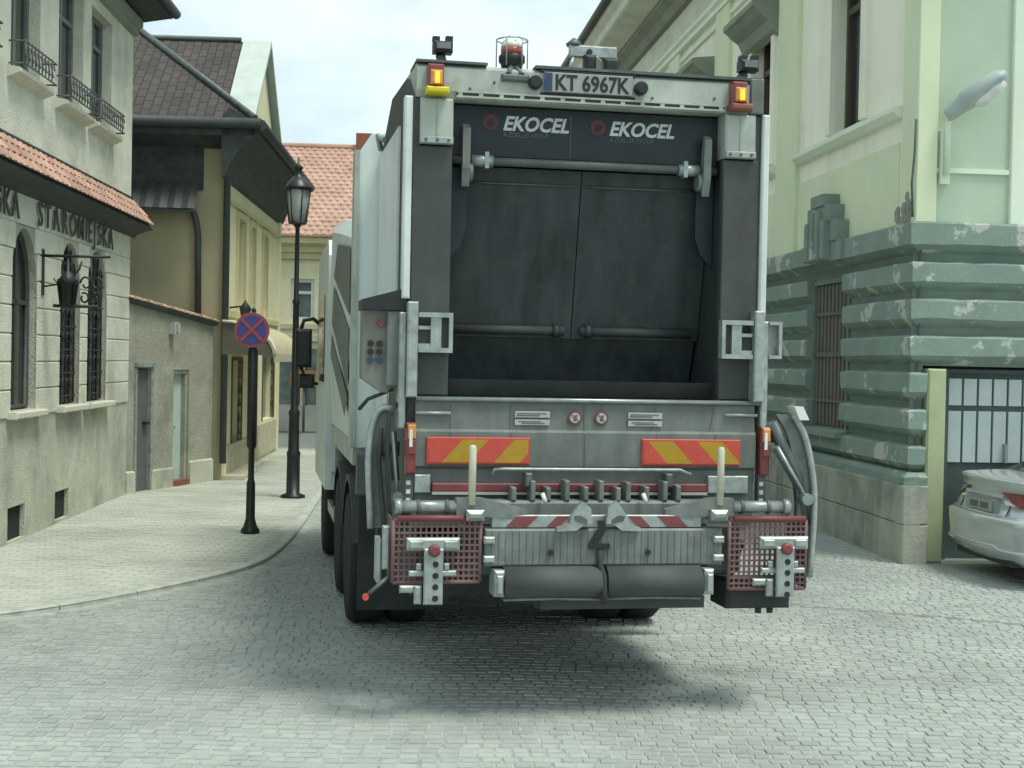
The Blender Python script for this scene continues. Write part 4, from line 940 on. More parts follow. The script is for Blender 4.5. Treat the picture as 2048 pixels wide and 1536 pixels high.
# corner lamps
for s_, base in ((-1, 'yel'), (1, 'rust')):
    ux = -.925 if s_ < 0 else .875
    b_ = part('corner_beacon', MB().bbox(ux-.045, ux+.045, -.10, -.021, 3.535, 3.665, .012), 'lens_red')
    part('amber_lens', MB().bbox(ux-.032, ux+.036, -.118, -.101, 3.545, 3.628, .012), 'lens_amber_off', b_)
    part('lit_bulb', MB().bbox(ux-.008, ux+.018, -.1225, -.119, 3.552, 3.615, .003), 'lens_amber', b_)
    part('lamp_base', MB().bbox(ux-.055, ux+.075, -.12, -.021, 3.497, 3.534, .010), base, b_)
    # work light on a stalk
    wx = -.875 if s_ < 0 else .965
    w_ = part('work_light', MB().bbox(wx-.055, wx+.055, -.02, .08, 3.75, 3.815, .02).box(wx-.06, wx-.02, .0, .05, 3.815, 3.84).box(wx+.015, wx+.055, .0, .05, 3.815, 3.845), 'black_paint')
    part('stalk', MB().tube([(wx-s_*.03-.02, .08, 3.69), (wx-.01, .06, 3.75)], .028, 8), 'steel_dark', w_)
    part('lens', MB().box(wx-.04, wx+.04, -.0245, -.021, 3.768, 3.80), 'glass_hazy', w_)
# centre beacon in a wire cage
cbn = part('beacon', MB().lathe([(.06, 3.69), (.065, 3.72), (.078, 3.735), (.078, 3.765), (.07, 3.775)], (-.462, .08), 16), 'black_paint')
part('red_lens', MB().lathe([(.066, 3.776), (.066, 3.815)], (-.462, .08), 16), 'beacon_red', cbn)
part('clear_dome', MB().lathe([(.066, 3.816), (.06, 3.84), (.035, 3.85)], (-.462, .08), 16), 'lens_clear', cbn)
mb = MB()
for a in range(6):
    c, s_ = math.cos(a*math.pi/3), math.sin(a*math.pi/3); mb.tube([(-.462+.092*c, .08+.092*s_, 3.70), (-.462+.092*c, .08+.092*s_, 3.86), (-.462+.05*c, .08+.05*s_, 3.875)], .004, 5)
mb.tube([(-.462+.092*math.cos(t), .08+.092*math.sin(t), 3.86) for t in np.linspace(0, 2*math.pi, 17)], .004, 5); part('cage', mb, 'galv', cbn)
part('bracket', MB().bbox(-.54, -.38, -.05, .1, 3.60, 3.64, .01).tube([(-.50, -.02, 3.64), (-.47, .04, 3.70)], .02, 6).tube([(-.42, -.02, 3.64), (-.45, .04, 3.70)], .02, 6), 'steel_dark', cbn)
# camera unit
cu_ = part('camera_bracket', MB().bbox(-.115, .175, .10, .125, 3.79, 3.865, .01).tube([(-.09, .11, 3.79), (-.115, .11, 3.70)], .012, 6).tube([(.16, .11, 3.79), (.19, .11, 3.70)], .012, 6), 'galv')
part('reversing_camera', MB().bbox(-.035, .035, .03, .10, 3.70, 3.80, .02).lathe([(.018, 0), (.018, -.02)], (0, 3.82), 10, 'y', .09), 'black_paint', cu_)
part('siren', MB().bbox(.085, .175, .04, .12, 3.70, 3.785, .015), 'navy', cu_)
part('cable', MB().tube([(.02, .06, 3.80), (.06, .05, 3.77), (.08, .06, 3.72)], .006, 5), 'galv', cu_)
part('nozzle', MB().lathe([(.045, 3.862), (.05, 3.875), (.02, 3.90), (.01, 3.91)], (-.08, .14), 10), 'steel_dark', cu_)
# roof of the tailgate and its rounded left shoulder fittings
part('tailgate_roof', MB().box(-1.0, 1.0, .551, 1.9, 3.55, 3.62), 'tail_pale')
for s_ in (-1, 1): part('tailgate_side_cover', MB().prism_x([(.62, 2.40), (.62, 3.42), (1.93, 3.42), (1.93, 1.42), (1.30, 1.42)], min(s_*1.047, s_*1.062), max(s_*1.047, s_*1.062)), 'white')
part('lifting_eye', MB().tube([(-1.07, 1.75, 3.44), (-1.10, 1.65, 3.52), (-1.07, 1.5, 3.47)], .02, 6), 'galv')

part('belly_sky_blocker', MB().prism_x([(-.05, .94), (.2, .60), (1.2, .56), (1.84, .70), (1.84, 1.0), (.3, 1.05)], -.98, .98), 'rubber')  # underside panel added to keep sky light off the ground beneath the tail

# --- hopper interior
lb = part('logo_board', MB().bbox(-.81, .81, .115, .14, 3.185, 3.48, .004), 'navy')
part('board_seam', MB().box(-.098, -.094, .110, .1145, 3.20, 3.45), 'tail_grey', lb)
for x0, x1, xd in ((-.500, -.105, -.575), (.140, .540, .070)):
    text_mesh('lettering', 'EKOCEL', .115, 'logo_white', lb, (x0, .111, 3.345), shear=.28, bold=.0035, depth=.0015, width=x1-x0)
    text_mesh('lettering', 'A ZOELLER GROUP', .04, 'tail_grey', lb, (x0, .111, 3.305), shear=.2, depth=.001, width=.27)
    part('round_logo', MB().lathe([(.046, 0), (.046, -.004)], (xd, 3.385), 20, 'y', .1145), 'logo_red', lb)
    text_mesh('lettering', 'e', .09, 'navy', lb, (xd-.026, .109, 3.362), shear=.2, bold=.004, depth=.001)
cb_ = part('cross_bar', MB().tube([(-.80, .09, 3.155), (.80, .09, 3.155)], .026, 10), 'steel_dark')
for s_ in (-1, 1):
    part('clamp', MB().tube([(s_*.69, .09, 3.155), (s_*.56, .09, 3.155)], .036, 10).box(s_*.60-.012, s_*.60+.012, .055, .125, 3.11, 3.205), 'steel', cb_)
    part('hook_arm', MB().prism_x([(.02, 3.33), (.06, 3.36), (.10, 3.20), (.10, 3.06), (.06, 3.0), (.03, 3.10)], s_*.725-.022, s_*.725+.022), 'lift_grey', cb_)
    part('pulley', MB().lathe([(.055, -.02), (.055, .02)], (.10, 3.09), 14, 'x', s_*.70), 'lift_grey', cb_)
for s_ in (-1, 1):
    o = part('packer_plate', MB().add([(s_*.003, .20, 3.135), (s_*.808, .20, 3.135), (s_*.808, .42, 2.14), (s_*.003, .42, 2.14), (s_*.003, .26, 3.135), (s_*.808, .26, 3.135), (s_*.808, .48, 2.14), (s_*.003, .48, 2.14)],
        [(0,1,2,3),(4,7,6,5),(0,4,5,1),(3,2,6,7),(0,3,7,4),(1,5,6,2)]), 'hop_plate')
    part('stiffener', MB().tube([(s_*.03, .212, 3.045), (s_*.76, .212, 3.045)], .007, 6), 'steel_dark', o)
    part('lower_bar', MB().tube([(s_*.05, .39, 2.185), (s_*.76, .39, 2.185)], .028, 8), 'tail_dark', o)
    part('bar_end', MB().lathe([(.04, -.02), (.04, .02)], (.39, 2.185), 12, 'x', s_*.10), 'hop_plate', o)
    part('guide_cheek', MB().prism_y([(s_*.808, 3.12), (s_*.70, 3.12), (s_*.70, 2.76), (s_*.735, 2.66), (s_*.808, 2.58)], .165, .185), 'navy', o)
sc_ = [(.44, 2.16), (.50, 2.0), (.58, 1.80), (.60, 1.60), (.55, 1.44)]
part('scoop', MB().loft([[(-.80, a, b) for a, b in sc_], [(.80, a, b) for a, b in sc_]], closed=False), 'hop_plate')
part('back_wall', MB().box(-.82, .82, 1.28, 1.32, 1.3, 3.5), 'hop_dark')
part('hopper_ceiling', MB().box(-.82, .82, .14, 1.3, 3.46, 3.48), 'hop_dark')
tr_ = [(.0, 1.765), (.12, 1.60), (.35, 1.46), (.65, 1.42), (.95, 1.50), (1.2, 1.75), (1.28, 2.1)]
o = part('hopper_trough', MB().loft([[(-.82, a, b) for a, b in tr_], [(.82, a, b) for a, b in tr_]], closed=False), 'hop_dark')
part('inner_apron', MB().prism_x([(.16, 1.79), (.18, 1.79), (.10, 1.885), (.08, 1.885)], -.80, .86), 'tail_dark')
mb = MB()
for q in range(40):
    x_, y_, z_ = rng.uniform(-.75, .78), rng.uniform(.25, 1.0), 1.47+rng.uniform(0, .1); r_ = rng.uniform(.01, .035)
    mb.add([(x_+r_*rng.normal(), y_+r_*rng.normal(), z_+r_*rng.normal()) for _ in range(4)], [(0, 1, 2), (0, 2, 3), (1, 2, 3), (0, 1, 3)])
part('litter', mb, 'sticker_ink', o)

# --- hinge brackets and posts on both sides
for s_ in (-1, 1):
    sg_ = lambda a, b: (min(s_*a, s_*b), max(s_*a, s_*b))
    po = part('lift_post', MB().bbox(*sg_(1.00, 1.06), -.10, .02, 1.78, 2.32, .008).bbox(*sg_(1.06, 1.10), -.06, .08, 1.60, 2.26, .008), 'galv')
    x0, x1 = sg_(.80, .995)
    f = MB().box(x0, x1, -.085, -.02, 2.235, 2.262).box(x0, x1, -.085, -.02, 2.035, 2.062)
    xi, xo = (x0, x1) if s_ > 0 else (x1, x0)
    f.box(*sg_(.80, .822), -.085, -.02, 2.062, 2.235).box(*sg_(.865, .925), -.075, -.02, 2.062, 2.235).box(*sg_(.925, .995), -.070, -.02, 2.062, 2.085).box(*sg_(.925, .995), -.070, -.02, 2.165, 2.185)
    br = part('hinge_bracket', f, 'galv')
    part('bracket_slot', MB().box(*sg_(.822, .865), -.045, -.02, 2.062, 2.235).box(*sg_(.925, .995), -.045, -.02, 2.085, 2.165), 'tail_dark', br)
    if s_ > 0: part('outer_clamp', MB().box(1.10, 1.18, -.07, .0, 2.24, 2.26).box(1.16, 1.18, -.07, 0, 2.06, 2.24).box(1.10, 1.18, -.07, 0, 2.04, 2.06).box(1.10, 1.16, -.02, 0, 2.06, 2.24), 'galv', br)
# control panel on the left
cp = part('control_box', MB().prism_y([(-1.30, 1.88), (-1.30, 2.27), (-1.10, 2.27), (-1.10, 1.80), (-1.18, 1.80)], .05, .28), 'panel_taupe')
part('hood', MB().prism_y([(-1.31, 2.272), (-1.31, 2.33), (-1.06, 2.40), (-1.06, 2.272)], -.01, .30), 'black_paint', cp)
part('side_plate', MB().bbox(-1.165, -1.09, .0, .05, 1.84, 2.27, .008), 'lift_grey', cp)
for r_ in range(3):
    for c_ in range(2): part('button', MB().lathe([(.018, 0), (.018, -.02)], (-1.255+c_*.05, 1.985+r_*.048), 10, 'y', .05), ('plate_blue', 'ink', 'ink')[r_], cp)
part('stop_button', MB().lathe([(.022, 0), (.022, -.03)], (-1.20, 2.20), 12, 'y', .05), 'red', cp)

# --- lower tailgate face
lf = part('lower_face', MB().prism_x([(-.03, 1.755), (-.04, 1.60), (-.06, 1.585), (-.06, 1.39), (-.03, 1.37), (-.03, 1.05), (.25, .95), (.25, 1.755)], -1.0, 1.03), 'tail_grey')
part('hopper_lip', MB().tube([(-1.0, -.045, 1.772), (1.055, -.045, 1.772)], .014, 8), 'steel', lf)
part('side_lip', MB().tube([(-1.0, -.05, 1.69), (-.80, -.05, 1.69)], .010, 6).tube([(.84, -.05, 1.70), (1.04, -.05, 1.70)], .010, 6), 'galv', lf)
for q in (-.80, -.45, -.012, .42, .78): part('seam', MB().box(q-.003, q+.003, -.063, -.058, 1.395, 1.58).add([(q-.003, -.0345, 1.75), (q+.003, -.0345, 1.75), (q+.003-.03*(q > 0), -.0435, 1.60), (q-.003-.03*(q > 0), -.0435, 1.60)], [(0, 1, 2, 3)]), 'steel_dark', lf)
for (x0, x1) in ((-.425, -.220), (.250, .455)):
    for (z0, z1) in ((1.628, 1.660), (1.672, 1.708)):
        st = part('warning_sticker', MB().box(x0, x1, -.050, -.044, z0, z1), 'sticker', lf)
        for q in range(5): 
            a = x0+.012+q*(x1-x0-.02)/5; part('print', MB().box(a, a+.03, -.0515, -.0502, z0+.008, z1-.01), 'sticker_ink', None) if False else None
    part('sticker_print', MB().box(x0+.01, x1-.06, -.0522, -.0504, 1.680, 1.687).box(x0+.01, x1-.02, -.0522, -.0504, 1.692, 1.698).box(x0+.04, x1-.03, -.0522, -.0504, 1.636, 1.642).box(x0+.02, x1-.05, -.0522, -.0504, 1.647, 1.652), 'sticker_ink', lf)
for xq in (-.07, .088):
    o = part('prohibition_sign', MB().lathe([(.042, 0), (.042, -.006)], (xq, 1.672), 20, 'y', -.044), 'red', lf)
    part('white_disc', MB().lathe([(.030, 0), (.030, -.0025)], (xq, 1.672), 20, 'y', -.0505), 'sticker', lf)
    part('pictogram', MB().prism_y([(xq-.012, 1.655), (xq+.004, 1.655), (xq+.016, 1.690), (xq-.002, 1.690)], -.0555, -.0535).prism_y([(xq-.026, 1.692), (xq-.021, 1.696), (xq+.026, 1.652), (xq+.021, 1.648)], -.0575, -.056), 'sticker_ink', lf)
# red and yellow hazard plates, stripe by stripe
def clip_poly(poly, x0, x1):
    def cl(pl, f, inter):
        out = []
        for i in range(len(pl)):
            a, b = pl[i], pl[(i+1) % len(pl)]
            if f(a): out.append(a)
            if f(a) != f(b): out.append(inter(a, b))
        return out
    def ix(X): return lambda a, b: (X, a[1]+(b[1]-a[1])*(X-a[0])/(b[0]-a[0]))
    poly = cl(poly, lambda p: p[0] >= x0, ix(x0)); return cl(poly, lambda p: p[0] <= x1, ix(x1)) if poly else []
for (x0, x1, lean) in ((-.925, -.350, 1), (.340, .920, -1)):
    hp = part('hazard_plate', MB().bbox(x0-.012, x1+.012, -.078, -.060, 1.400, 1.555, .004), 'haz_red', lf)
    z0, z1, w_ = 1.412, 1.543, .150
    sx = (x0 - .075) if lean > 0 else (x0 - .115 + .11); k = 0
    if lean < 0: sx -= .15; k = 1
    while sx < x1 + .2:
        pol = [(sx, z0), (sx+w_, z0), (sx+w_+lean*.12, z1), (sx+lean*.12, z1)]
        pc = clip_poly(pol, x0, x1)
        if len(pc) >= 3: part('stripe', MB().prism_y(pc, -.0815, -.079), 'haz_yel' if k % 2 else 'haz_red', hp)
        sx += w_; k += 1
# tail lamps
for s_ in (-1, 1):
    ux = -1.035 if s_ < 0 else 1.075
    t_ = part('tail_lamp', MB().bbox(ux-.02, ux+.036, -.09, .0, 1.345, 1.635, .01), 'lens_red')
    part('indicator_lens', MB().bbox(ux-.012, ux+.034, -.104, -.0905, 1.545, 1.625, .006), 'lens_amber_off', t_)
    part('brake_lens', MB().bbox(ux-.012, ux+.034, -.104, -.0905, 1.455, 1.54, .006), 'lens_red', t_)
    part('reflection_strip', MB().box(ux-.004, ux+.014, -.107, -.1045, 1.50, 1.60), 'lens_clear', t_)
    part('lamp_carrier', MB().box(ux-.02, ux+.03, -.05, .0, 1.15, 1.344), 'steel_dark', t_)
    for q in range(3): part('led', MB().box(ux-.012, ux+.012, -.056, -.0505, 1.18+q*.05, 1.205+q*.05), 'lens_clear', t_)

# --- bin lift
hr = part('hand_rail', MB().tube([(-.56, -.10, 1.34), (-.55, -.12, 1.375), (-.50, -.12, 1.378), (.55, -.12, 1.378), (.62, -.10, 1.35)], .010, 8), 'galv')
rb_ = part('red_band', MB().bbox(-.90, .73, -.075, -.031, 1.245, 1.292, .006), 'red')
part('band_edge', MB().box(-.90, .73, -.085, -.031, 1.228, 1.243), 'sticker', rb_)
for (a, b) in ((-1.0, -.91), (.74, .80), (.82, .99)): part('side_plate', MB().bbox(a, b, -.065, -.031, 1.235, 1.34, .006), 'galv', rb_)
for q in (-.45, -.34, -.25, -.14, -.03, .06, .16, .22, .33, .44, .52):
    part('comb_tooth', MB().bbox(q-.014, q+.014, -.20, -.076, 1.205, 1.30+.02*math.sin(q*31), .006), 'lift_grey')
for q in (-.36, .47): part('lever', MB().bbox(q-.02, q+.02, -.18, -.08, 1.28, 1.36, .008), 'steel_dark')
for q in (-.29, .30): part('hook_pin', MB().tube([(q, -.22, 1.25), (q+.015, -.24, 1.20)], .014, 6), 'lens_clear')
part('lift_beam', MB().bbox(-.66, .70, -.20, -.06, 1.06, 1.205, .015), 'lift_grey')
for s_ in (-1, 1):
    c0 = -.83 if s_ < 0 else .86
    sh = part('lift_shaft', MB().tube([(s_*1.14, -.33, 1.185), (s_*.80, -.33, 1.185)], .036, 12).tube([(s_*1.14, -.33, 1.185), (s_*1.10, -.33, 1.185)], .046, 12), 'steel')
    for q in (.85, 1.01): part('collar', MB().tube([(s_*q+.01, -.33, 1.185), (s_*q-.01, -.33, 1.185)], .042, 12), 'steel_dark', sh)
    part('lift_arm', MB().add([(s_*.80, -.36, 1.235), (s_*.66, -.36, 1.235), (s_*.40, -.34, 1.17), (s_*.40, -.34, 1.11), (s_*.66, -.36, 1.135), (s_*.80, -.36, 1.135),
                               (s_*.80, -.28, 1.235), (s_*.66, -.28, 1.235), (s_*.40, -.28, 1.17), (s_*.40, -.28, 1.11), (s_*.66, -.28, 1.135), (s_*.80, -.28, 1.135)],
                              [(0,1,2,3,4,5),(11,10,9,8,7,6)] + [(i, i+6, (i+1) % 6+6, (i+1) % 6) for i in range(6)]), 'lift_grey')
    part('arm_joint', MB().bbox(s_*.70-.05, s_*.70+.05, -.42, -.30, 1.115, 1.175, .02), 'steel')
    part('marker_pole', MB().tube([(s_*.715-.0, -.36, 1.20), (s_*.715, -.36, 1.515), (s_*.715, -.36, 1.53)], [.021, .021, .012], 10), 'pole')
    # curved centre hook
    hk = [(s_*.05, 1.185), (s_*.10, 1.225), (s_*.16, 1.14), (s_*.17, 1.10), (s_*.24, 1.075), (s_*.24, 1.055), (s_*.13, 1.06), (s_*.09, 1.09), (s_*.04, 1.10)]
    part('centre_hook', MB().prism_y(hk, -.40, -.355), 'galv')
    part('hook_eye', MB().prism_y([(s_*.07, 1.095), (s_*.14, 1.115), (s_*.145, 1.14), (s_*.11, 1.145), (s_*.07, 1.12)], -.404, -.4005), 'steel_dark')
# red and white warning board
wb = part('warning_board', MB().bbox(-.60, .61, -.345, -.30, 1.070, 1.140, .004), 'galv')
for (a, b, ln_) in ((-.52, -.40, .06), (-.29, -.22, .06), (.24, .31, -.06), (.41, .53, -.06)):
    part('red_stripe', MB().prism_y([(a, 1.075), (b, 1.075), (b+ln_, 1.135), (a+ln_, 1.135)], -.349, -.3455), 'red', wb)
# ribbed lower plate
lp = part('lower_plate', MB().bbox(-.64, .73, -.37, -.30, .86, 1.066, .01), 'lift_grey')
for k in range(34): part('rib', MB().box(-.60+k*.0388, -.594+k*.0388, -.3745, -.3695, .872, 1.055), 'lift_grey', lp)
for q in (-.27, .29): part('fixing', MB().lathe([(.016, 0), (.016, -.012)], (q, .935), 10, 'y', -.375), 'ink', lp)
for q in (-.62, .70):
    for z_ in (.885, .99): part('plate_ear', MB().bbox(q-.03, q+.03, -.41, -.371, z_, z_+.037, .008), 'galv', lp)
part('lower_frame', MB().bbox(-.74, .86, -.30, -.1, .80, 1.06, .02), 'steel_dark')
zl = part('z_emblem', MB().prism_y([(-.01, 1.115), (.03, 1.115), (.045, 1.07), (-.005, .985), (.065, .985), (.065, .955), (-.055, .955), (-.055, .985), (0, 1.07)], -.392, -.376), 'black_paint')
part('chain', MB().tube([(.01, -.385, .95), (.012, -.385, .87), (.03, -.42, .80), (.025, -.44, .74), (.03, -.44, .66)], .018, 8), 'rubber')
# rubber roller bumper
for (a, b) in ((-.535, .015), (.05, .60)):
    prof = [(-.26, .862)] + [(-.34-.115*math.sin(t), .766+.096*math.cos(t)) for t in np.linspace(0, math.pi, 13)] + [(-.26, .670)]
    rb2 = part('rubber_bumper', MB().loft([[(a, p, q) for p, q in prof], [(b, p, q) for p, q in prof]]), 'rubber_grey')
    part('bumper_edge', MB().tube([(a, -.40, .678), ((a+b)/2, -.41, .684), (b, -.40, .676)], .008, 6), 'lift_grey')
for q in (-.565, .635): part('bumper_bracket', MB().bbox(q-.028, q+.028, -.44, -.26, .70, .845, .012).bbox(q-.015, q+.015, -.46, -.441, .72, .82, .006), 'galv')
part('under_beam', MB().prism_x([(-.28, .67), (-.28, .60), (-.1, .58), (-.1, .67)], -.30, .66), 'tail_dark')
# --- red mesh steps
def mesh_step(x0, x1, z0, z1, v, clipb):
    fr_ = MB()
    for (a, b) in (((x0, z0), (x1, z0)), ((x1, z0), (x1, z1)), ((x1, z1), (x0, z1)), ((x0, z1), (x0, z0))): fr_.tube([(a[0], v, a[1]), (b[0], v, b[1])], .012, 6)
    st = part('mesh_step', fr_, 'net')
    part('top_bar', MB().tube([(x0+.02, v-.01, z1+.012), (x1-.01, v-.01, z1+.012)], .016, 8), 'red', st)
    n = int((x1-x0)/.030)
    for k in range(1, n): part('vertical_bar', MB().box(x0+(x1-x0)*k/n-.0055, x0+(x1-x0)*k/n+.0055, v-.005, v+.005, z0, z1), 'net', st)
    n2 = int((z1-z0)/.032)
    for k in range(1, n2): part('horizontal_bar', MB().box(x0, x1, v-.0085, v-.0055, z0+(z1-z0)*k/n2-.0055, z0+(z1-z0)*k/n2+.0055), 'net', st)
    part('folded_side', MB().box(x0-.004, x0+.004, v, v+.30, z0, z1) if x0 < 0 else MB().box(x1-.004, x1+.004, v, v+.30, z0, z1), 'net', st)
    return st
mesh_step(-1.145, -.665, .775, 1.115, -.36, 0); mesh_step(.775, 1.235, .72, 1.110, -.36, 0)
for cx, zb in ((-.932, .665), (1.082, .685)):
    t_ = part('lock_bracket', MB().bbox(cx-.145, cx+.145, -.43, -.385, .955, 1.025, .012).bbox(cx-.13, cx-.06, -.44, -.43, .97, 1.01, .005).bbox(cx+.06, cx+.13, -.44, -.43, .97, 1.01, .005), 'galv')
    arm = part('slotted_arm', MB().bbox(cx-.052, cx+.052, -.455, -.431, zb, .97, .008), 'galv', t_)
    for q in range(4): part('hole', MB().lathe([(.017, 0), (.017, -.003)], (cx+.01, .70+q*.062), 12, 'y', -.4555), 'ink', t_)
    part('red_cap', MB().lathe([(.034, 0), (.034, -.02), (.02, -.03)], (cx+.0, .962), 14, 'y', -.4555), 'red', t_)
    part('cross_foot', MB().bbox(cx-.13, cx+.13, -.42, -.39, .815, .845, .006).bbox(cx-.09, cx-.06, -.42, -.39, .845, .885, .006).bbox(cx+.06, cx+.09, -.42, -.39, .845, .885, .006), 'galv', t_)
    part('foot_hook', MB().bbox(cx-.10, cx-.06, -.43, -.40, zb+.0, zb+.10, .01).bbox(cx-.18, cx-.10, -.42, -.40, zb+.06, zb+.10, .01), 'galv', t_)
part('step_box', MB().bbox(.775, 1.16, -.34, -.05, .60, .75, .02).tube([(.98, -.3, .60), (.98, -.3, .57)], .02, 8).tube([(1.05, -.3, .60), (1.05, -.3, .57)], .02, 8), 'rubber')
part('step_box', MB().bbox(-1.20, -1.16, -.33, -.28, .84, 1.08, .01).bbox(-1.225, -1.20, -.30, -.1, .76, 1.0, .01), 'galv')
part('lever_rod', MB().tube([(-1.155, -.33, .81), (-1.285, -.36, .705)], .012, 6), 'steel_dark'); part('rod_tip', MB().lathe([(.018, 0), (.018, -.03)], (-1.292, .70), 10, 'y', -.36), 'haz_red')
# --- curved side arms and cylinders
def side_arm(s_, pts, v, cyl):
    o = part('side_arm', MB().tube([(a, v, b) for a, b in pts], .020, 8), 'galv')
    inner = [(a - s_*.10, b) for a, b in pts]
    poly = pts + inner[::-1]
    part('arm_plate', MB().prism_y(poly, v+.02, v+.05), 'lift_grey', o)
    part('cylinder', MB().tube([(cyl[0][0], v-.03, cyl[0][1]), (cyl[1][0], v-.03, cyl[1][1])], .024, 8), 'steel_dark', o)
    part('piston_rod', MB().tube([(cyl[0][0], v-.058, cyl[0][1]), (cyl[1][0], v-.058, cyl[1][1]), (cyl[2][0], v-.04, cyl[2][1])], .011, 8), 'steel', o)
    part('pivot', MB().lathe([(.035, -.03), (.035, .05)], cyl[2], 14, 'y', v-.03), 'steel', o)
sm = lambda Q: [tuple(p) for p in smooth_path(Q, 5)]
side_arm(1, sm([(1.25, 1.71), (1.325, 1.58), (1.375, 1.38), (1.395, 1.15), (1.375, .74)]), -.10, ((1.13, 1.52), (1.28, 1.28), (1.33, 1.21)))
part('arm_cap', MB().add([(1.235, -.15, 1.76), (1.29, -.15, 1.76), (1.33, -.15, 1.68), (1.27, -.15, 1.68), (1.235, -.02, 1.76), (1.29, -.02, 1.76), (1.33, -.02, 1.68), (1.27, -.02, 1.68)], [(0,3,2,1),(4,5,6,7),(0,1,5,4),(1,2,6,5),(2,3,7,6),(3,0,4,7)]), 'lens_clear')
part('arm_strut', MB().tube([(1.13, -.05, 1.66), (1.30, -.05, 1.35), (1.36, -.05, 1.05)], .04, 8), 'steel_dark')
side_arm(-1, sm([(-1.09, 1.70), (-1.18, 1.71), (-1.235, 1.62), (-1.255, 1.42), (-1.235, 1.02)]), .05, ((-1.125, 1.58), (-1.10, 1.30), (-1.085, 1.20)))
part('hose', MB().tube([(-1.10, -.02, 1.74), (-1.15, -.04, 1.68), (-1.16, -.04, 1.50), (-1.14, -.02, 1.2), (-1.12, 0, .95)], .014, 6).tube([(-1.30, .2, 1.70), (-1.26, .1, 1.76), (-1.12, .05, 1.82)], .012, 6), 'rubber')
part('hose', MB().tube([(-1.19, .0, 1.60), (-1.20, .0, 1.40), (-1.17, 0, 1.1), (-1.15, 0, .9)], .014, 6), 'rubber')
part('pump_block', MB().bbox(-1.20, -1.08, .0, .12, 1.44, 1.52, .02), 'rubber')
part('outer_guard', MB().tube([(1.42, .3, 1.35), (1.44, .28, 1.15), (1.43, .25, .95)], .018, 6), 'rubber')

# ================================================================== SILVER CAR
car = thing('silver_car', 'silver saloon car parked by the glazed door, tail towards the street', 'car', (4.44, 13.26, 0), R(5.5))
def plan(z, xr, w, xf, bow=.07, rc=.20):
    """plan outline of the car at height z: bowed tail, rounded corners"""
    pts = []
    yr = w - rc
    for y_ in np.linspace(-yr, yr, 9): pts.append((xr + bow*(y_/yr)**2, y_))
    for t in np.linspace(.25, math.pi/2, 5): pts.append((xr + bow + rc*1.5*(1-math.cos(t)), yr + rc*math.sin(t)))
    for x in np.linspace(1.0, xf-.7, 5): pts.append((x, w))
    for t in np.linspace(0, math.pi/2, 6): pts.append((xf-.6+.5*math.sin(t), w*.55 + w*.45*math.cos(t)))
    pts.append((xf, 0))
    half = pts[9:-1]
    pts += [(a, -b) for a, b in half[::-1]]
    return [(a, b, z) for a, b in pts]
LV = [(.20, .16, .82, 4.45), (.27, .06, .86, 4.52), (.34, .015, .875, 4.55), (.37, .0, .88, 4.56), (.40, .012, .88, 4.56), (.58, .0, .89, 4.58), (.655, .0, .888, 4.55), (.675, .03, .885, 4.52), (.70, .075, .88, 4.48),
      (.78, .095, .868, 4.3), (.86, .115, .862, 4.0), (.93, .13, .858, 3.6), (.975, .125, .85, 3.35), (1.005, .10, .835, 3.2), (1.03, .095, .82, 3.1), (1.045, .125, .79, 3.05), (1.06, .30, .72, 3.0)]
body = MB().loft([plan(*q) for q in LV]).build('body', 'silver', car)
# greenhouse
G = []
for (x, w, z) in ((.62, .74, 1.04), (1.05, .66, 1.30), (1.5, .60, 1.42), (2.2, .60, 1.45), (2.75, .62, 1.40), (3.35, .72, 1.0)):
    G.append([(x, w+.06, 1.0), (x, w+.02, (1.0+z)/2+.02), (x, w-.06, z-.03), (x, w*.5, z), (x, 0, z+.01), (x, -w*.5, z), (x, -w+.06, z-.03), (x, -w-.02, (1.0+z)/2+.02), (x, -w-.06, 1.0)])
gh = MB().loft(G, closed=False).build('greenhouse', 'glass', car)
roof = MB().loft([[(x, y_, z_+.008) for (x, y_, z_) in g_[2:7]] for g_ in G[1:5]], closed=False).build('roof', 'silver', car)
car.scale = (1, 1, .94)
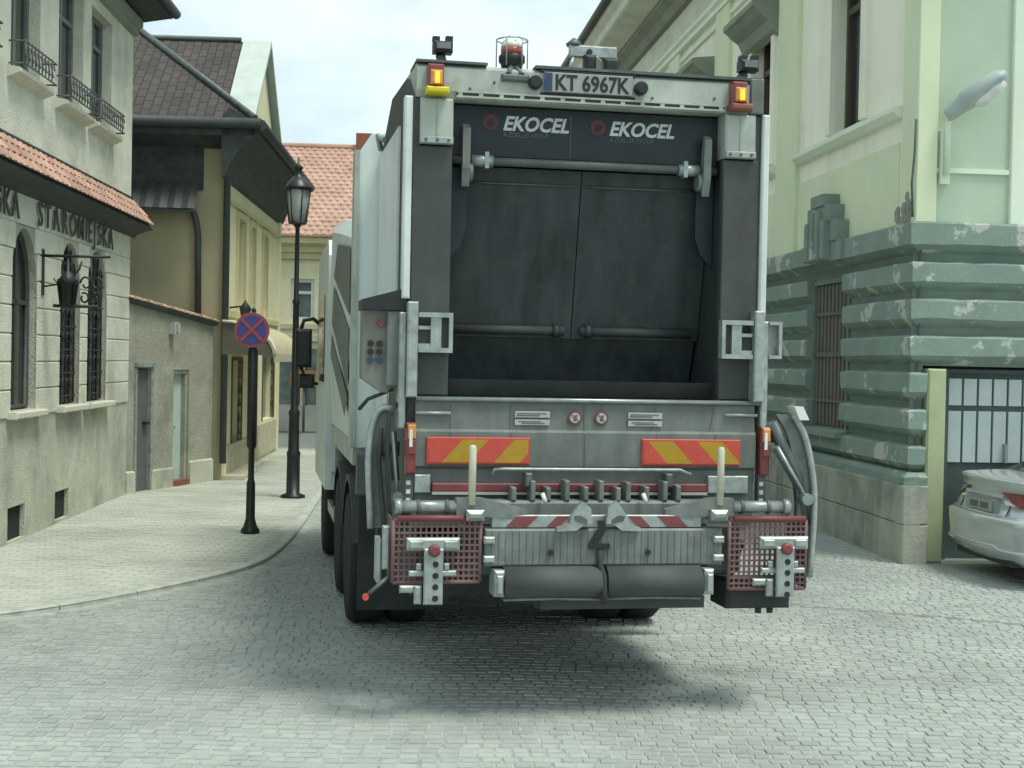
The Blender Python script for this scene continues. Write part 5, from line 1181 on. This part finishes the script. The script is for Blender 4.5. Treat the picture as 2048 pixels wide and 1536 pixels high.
# tail lamps, plate, bumper details following the tail
def tail_x(y_, z_):
    y_ = abs(y_)
    bx = np.interp(z_, [.27, .34, .37, .58, .655, .70, .78, .86, .93, 1.005, 1.03], [.06, .015, .0, .0, .0, .075, .095, .115, .13, .10, .095])
    return bx + .07*min(1, y_/.67)**2 + (.30*(1-math.sqrt(max(0, 1-((y_-.67)/.205)**2))) if y_ > .67 else 0)
for s_ in (-1, 1):
    pts = [(s_*.36, .915), (s_*.56, .92), (s_*.70, .92), (s_*.79, .905), (s_*.835, .88), (s_*.835, .80), (s_*.78, .785), (s_*.68, .79), (s_*.52, .85)]
    MB().loft([[(tail_x(a, b)-.03, a, b) for a, b in pts], [(tail_x(a, b)+.06, a, b) for a, b in pts]], smooth=False).build('tail_light', 'lens_red', car)
    pts = [(s_*.40, .845), (s_*.54, .82), (s_*.60, .79), (s_*.44, .80)]
    MB().loft([[(tail_x(a, b)-.014, a, b) for a, b in pts], [(tail_x(a, b)+.05, a, b) for a, b in pts]], smooth=False).build('reversing_light', 'lens_clear', car)
pts = [(-.40, .885), (.40, .885), (.40, .855), (-.40, .855)]
MB().loft([[(tail_x(0, b)-.012, a, b) for a, b in pts], [(tail_x(0, b)+.04, a, b) for a, b in pts]], smooth=False).build('boot_strip', 'sticker', car)
np_ = MB().box(.062, .078, -.26, .26, .705, .815).build('number_plate', 'plate', car)
MB().box(.059, .0615, -.20, -.03, .73, .79).box(.059, .0615, .02, .20, .73, .79).build('plate_characters', 'sticker_ink', np_)
MB().box(.080, .16, -.34, .34, .69, .84).build('plate_recess', 'car_trim', car)
mb = MB(); path = [(tail_x(a, .36)-.004, a, .355+.03*(abs(a) < .45)) for a in np.linspace(-.84, .84, 21)]; mb.tube(path, .016, 8); mb.build('bumper_lower_lip', 'silver', car)
for s_ in (-1, 1): MB().tube([(tail_x(.50, z_)-.001, s_*(.50+.10*(z_-.7)), z_) for z_ in (.69, .76, .84)], .006, 5).build('boot_gap', 'rubber', car)
MB().tube([(tail_x(a, .668)+.012, a, .672) for a in np.linspace(-.80, .80, 19)], .006, 5).build('bumper_gap', 'rubber', car)
MB().box(.12, .5, -.6, .6, .20, .30).build('underbody', 'rubber', car)
for (x, s_) in ((1.0, -1), (1.0, 1), (3.65, -1), (3.65, 1)):
    o = MB().lathe([(.20, -.10), (.30, -.10), (.315, -.07), (.315, .07), (.30, .10), (.20, .10)], (x, .315), 22, 'y', s_*.78)
    # lathe about y: c is (x, z)
    w = o.build('wheel', 'tyre', car)
    MB().lathe([(.20, 0), (.19, s_*.02), (.05, s_*.03)], (x, .315), 18, 'y', s_*.87).build('rim', 'galv', w)
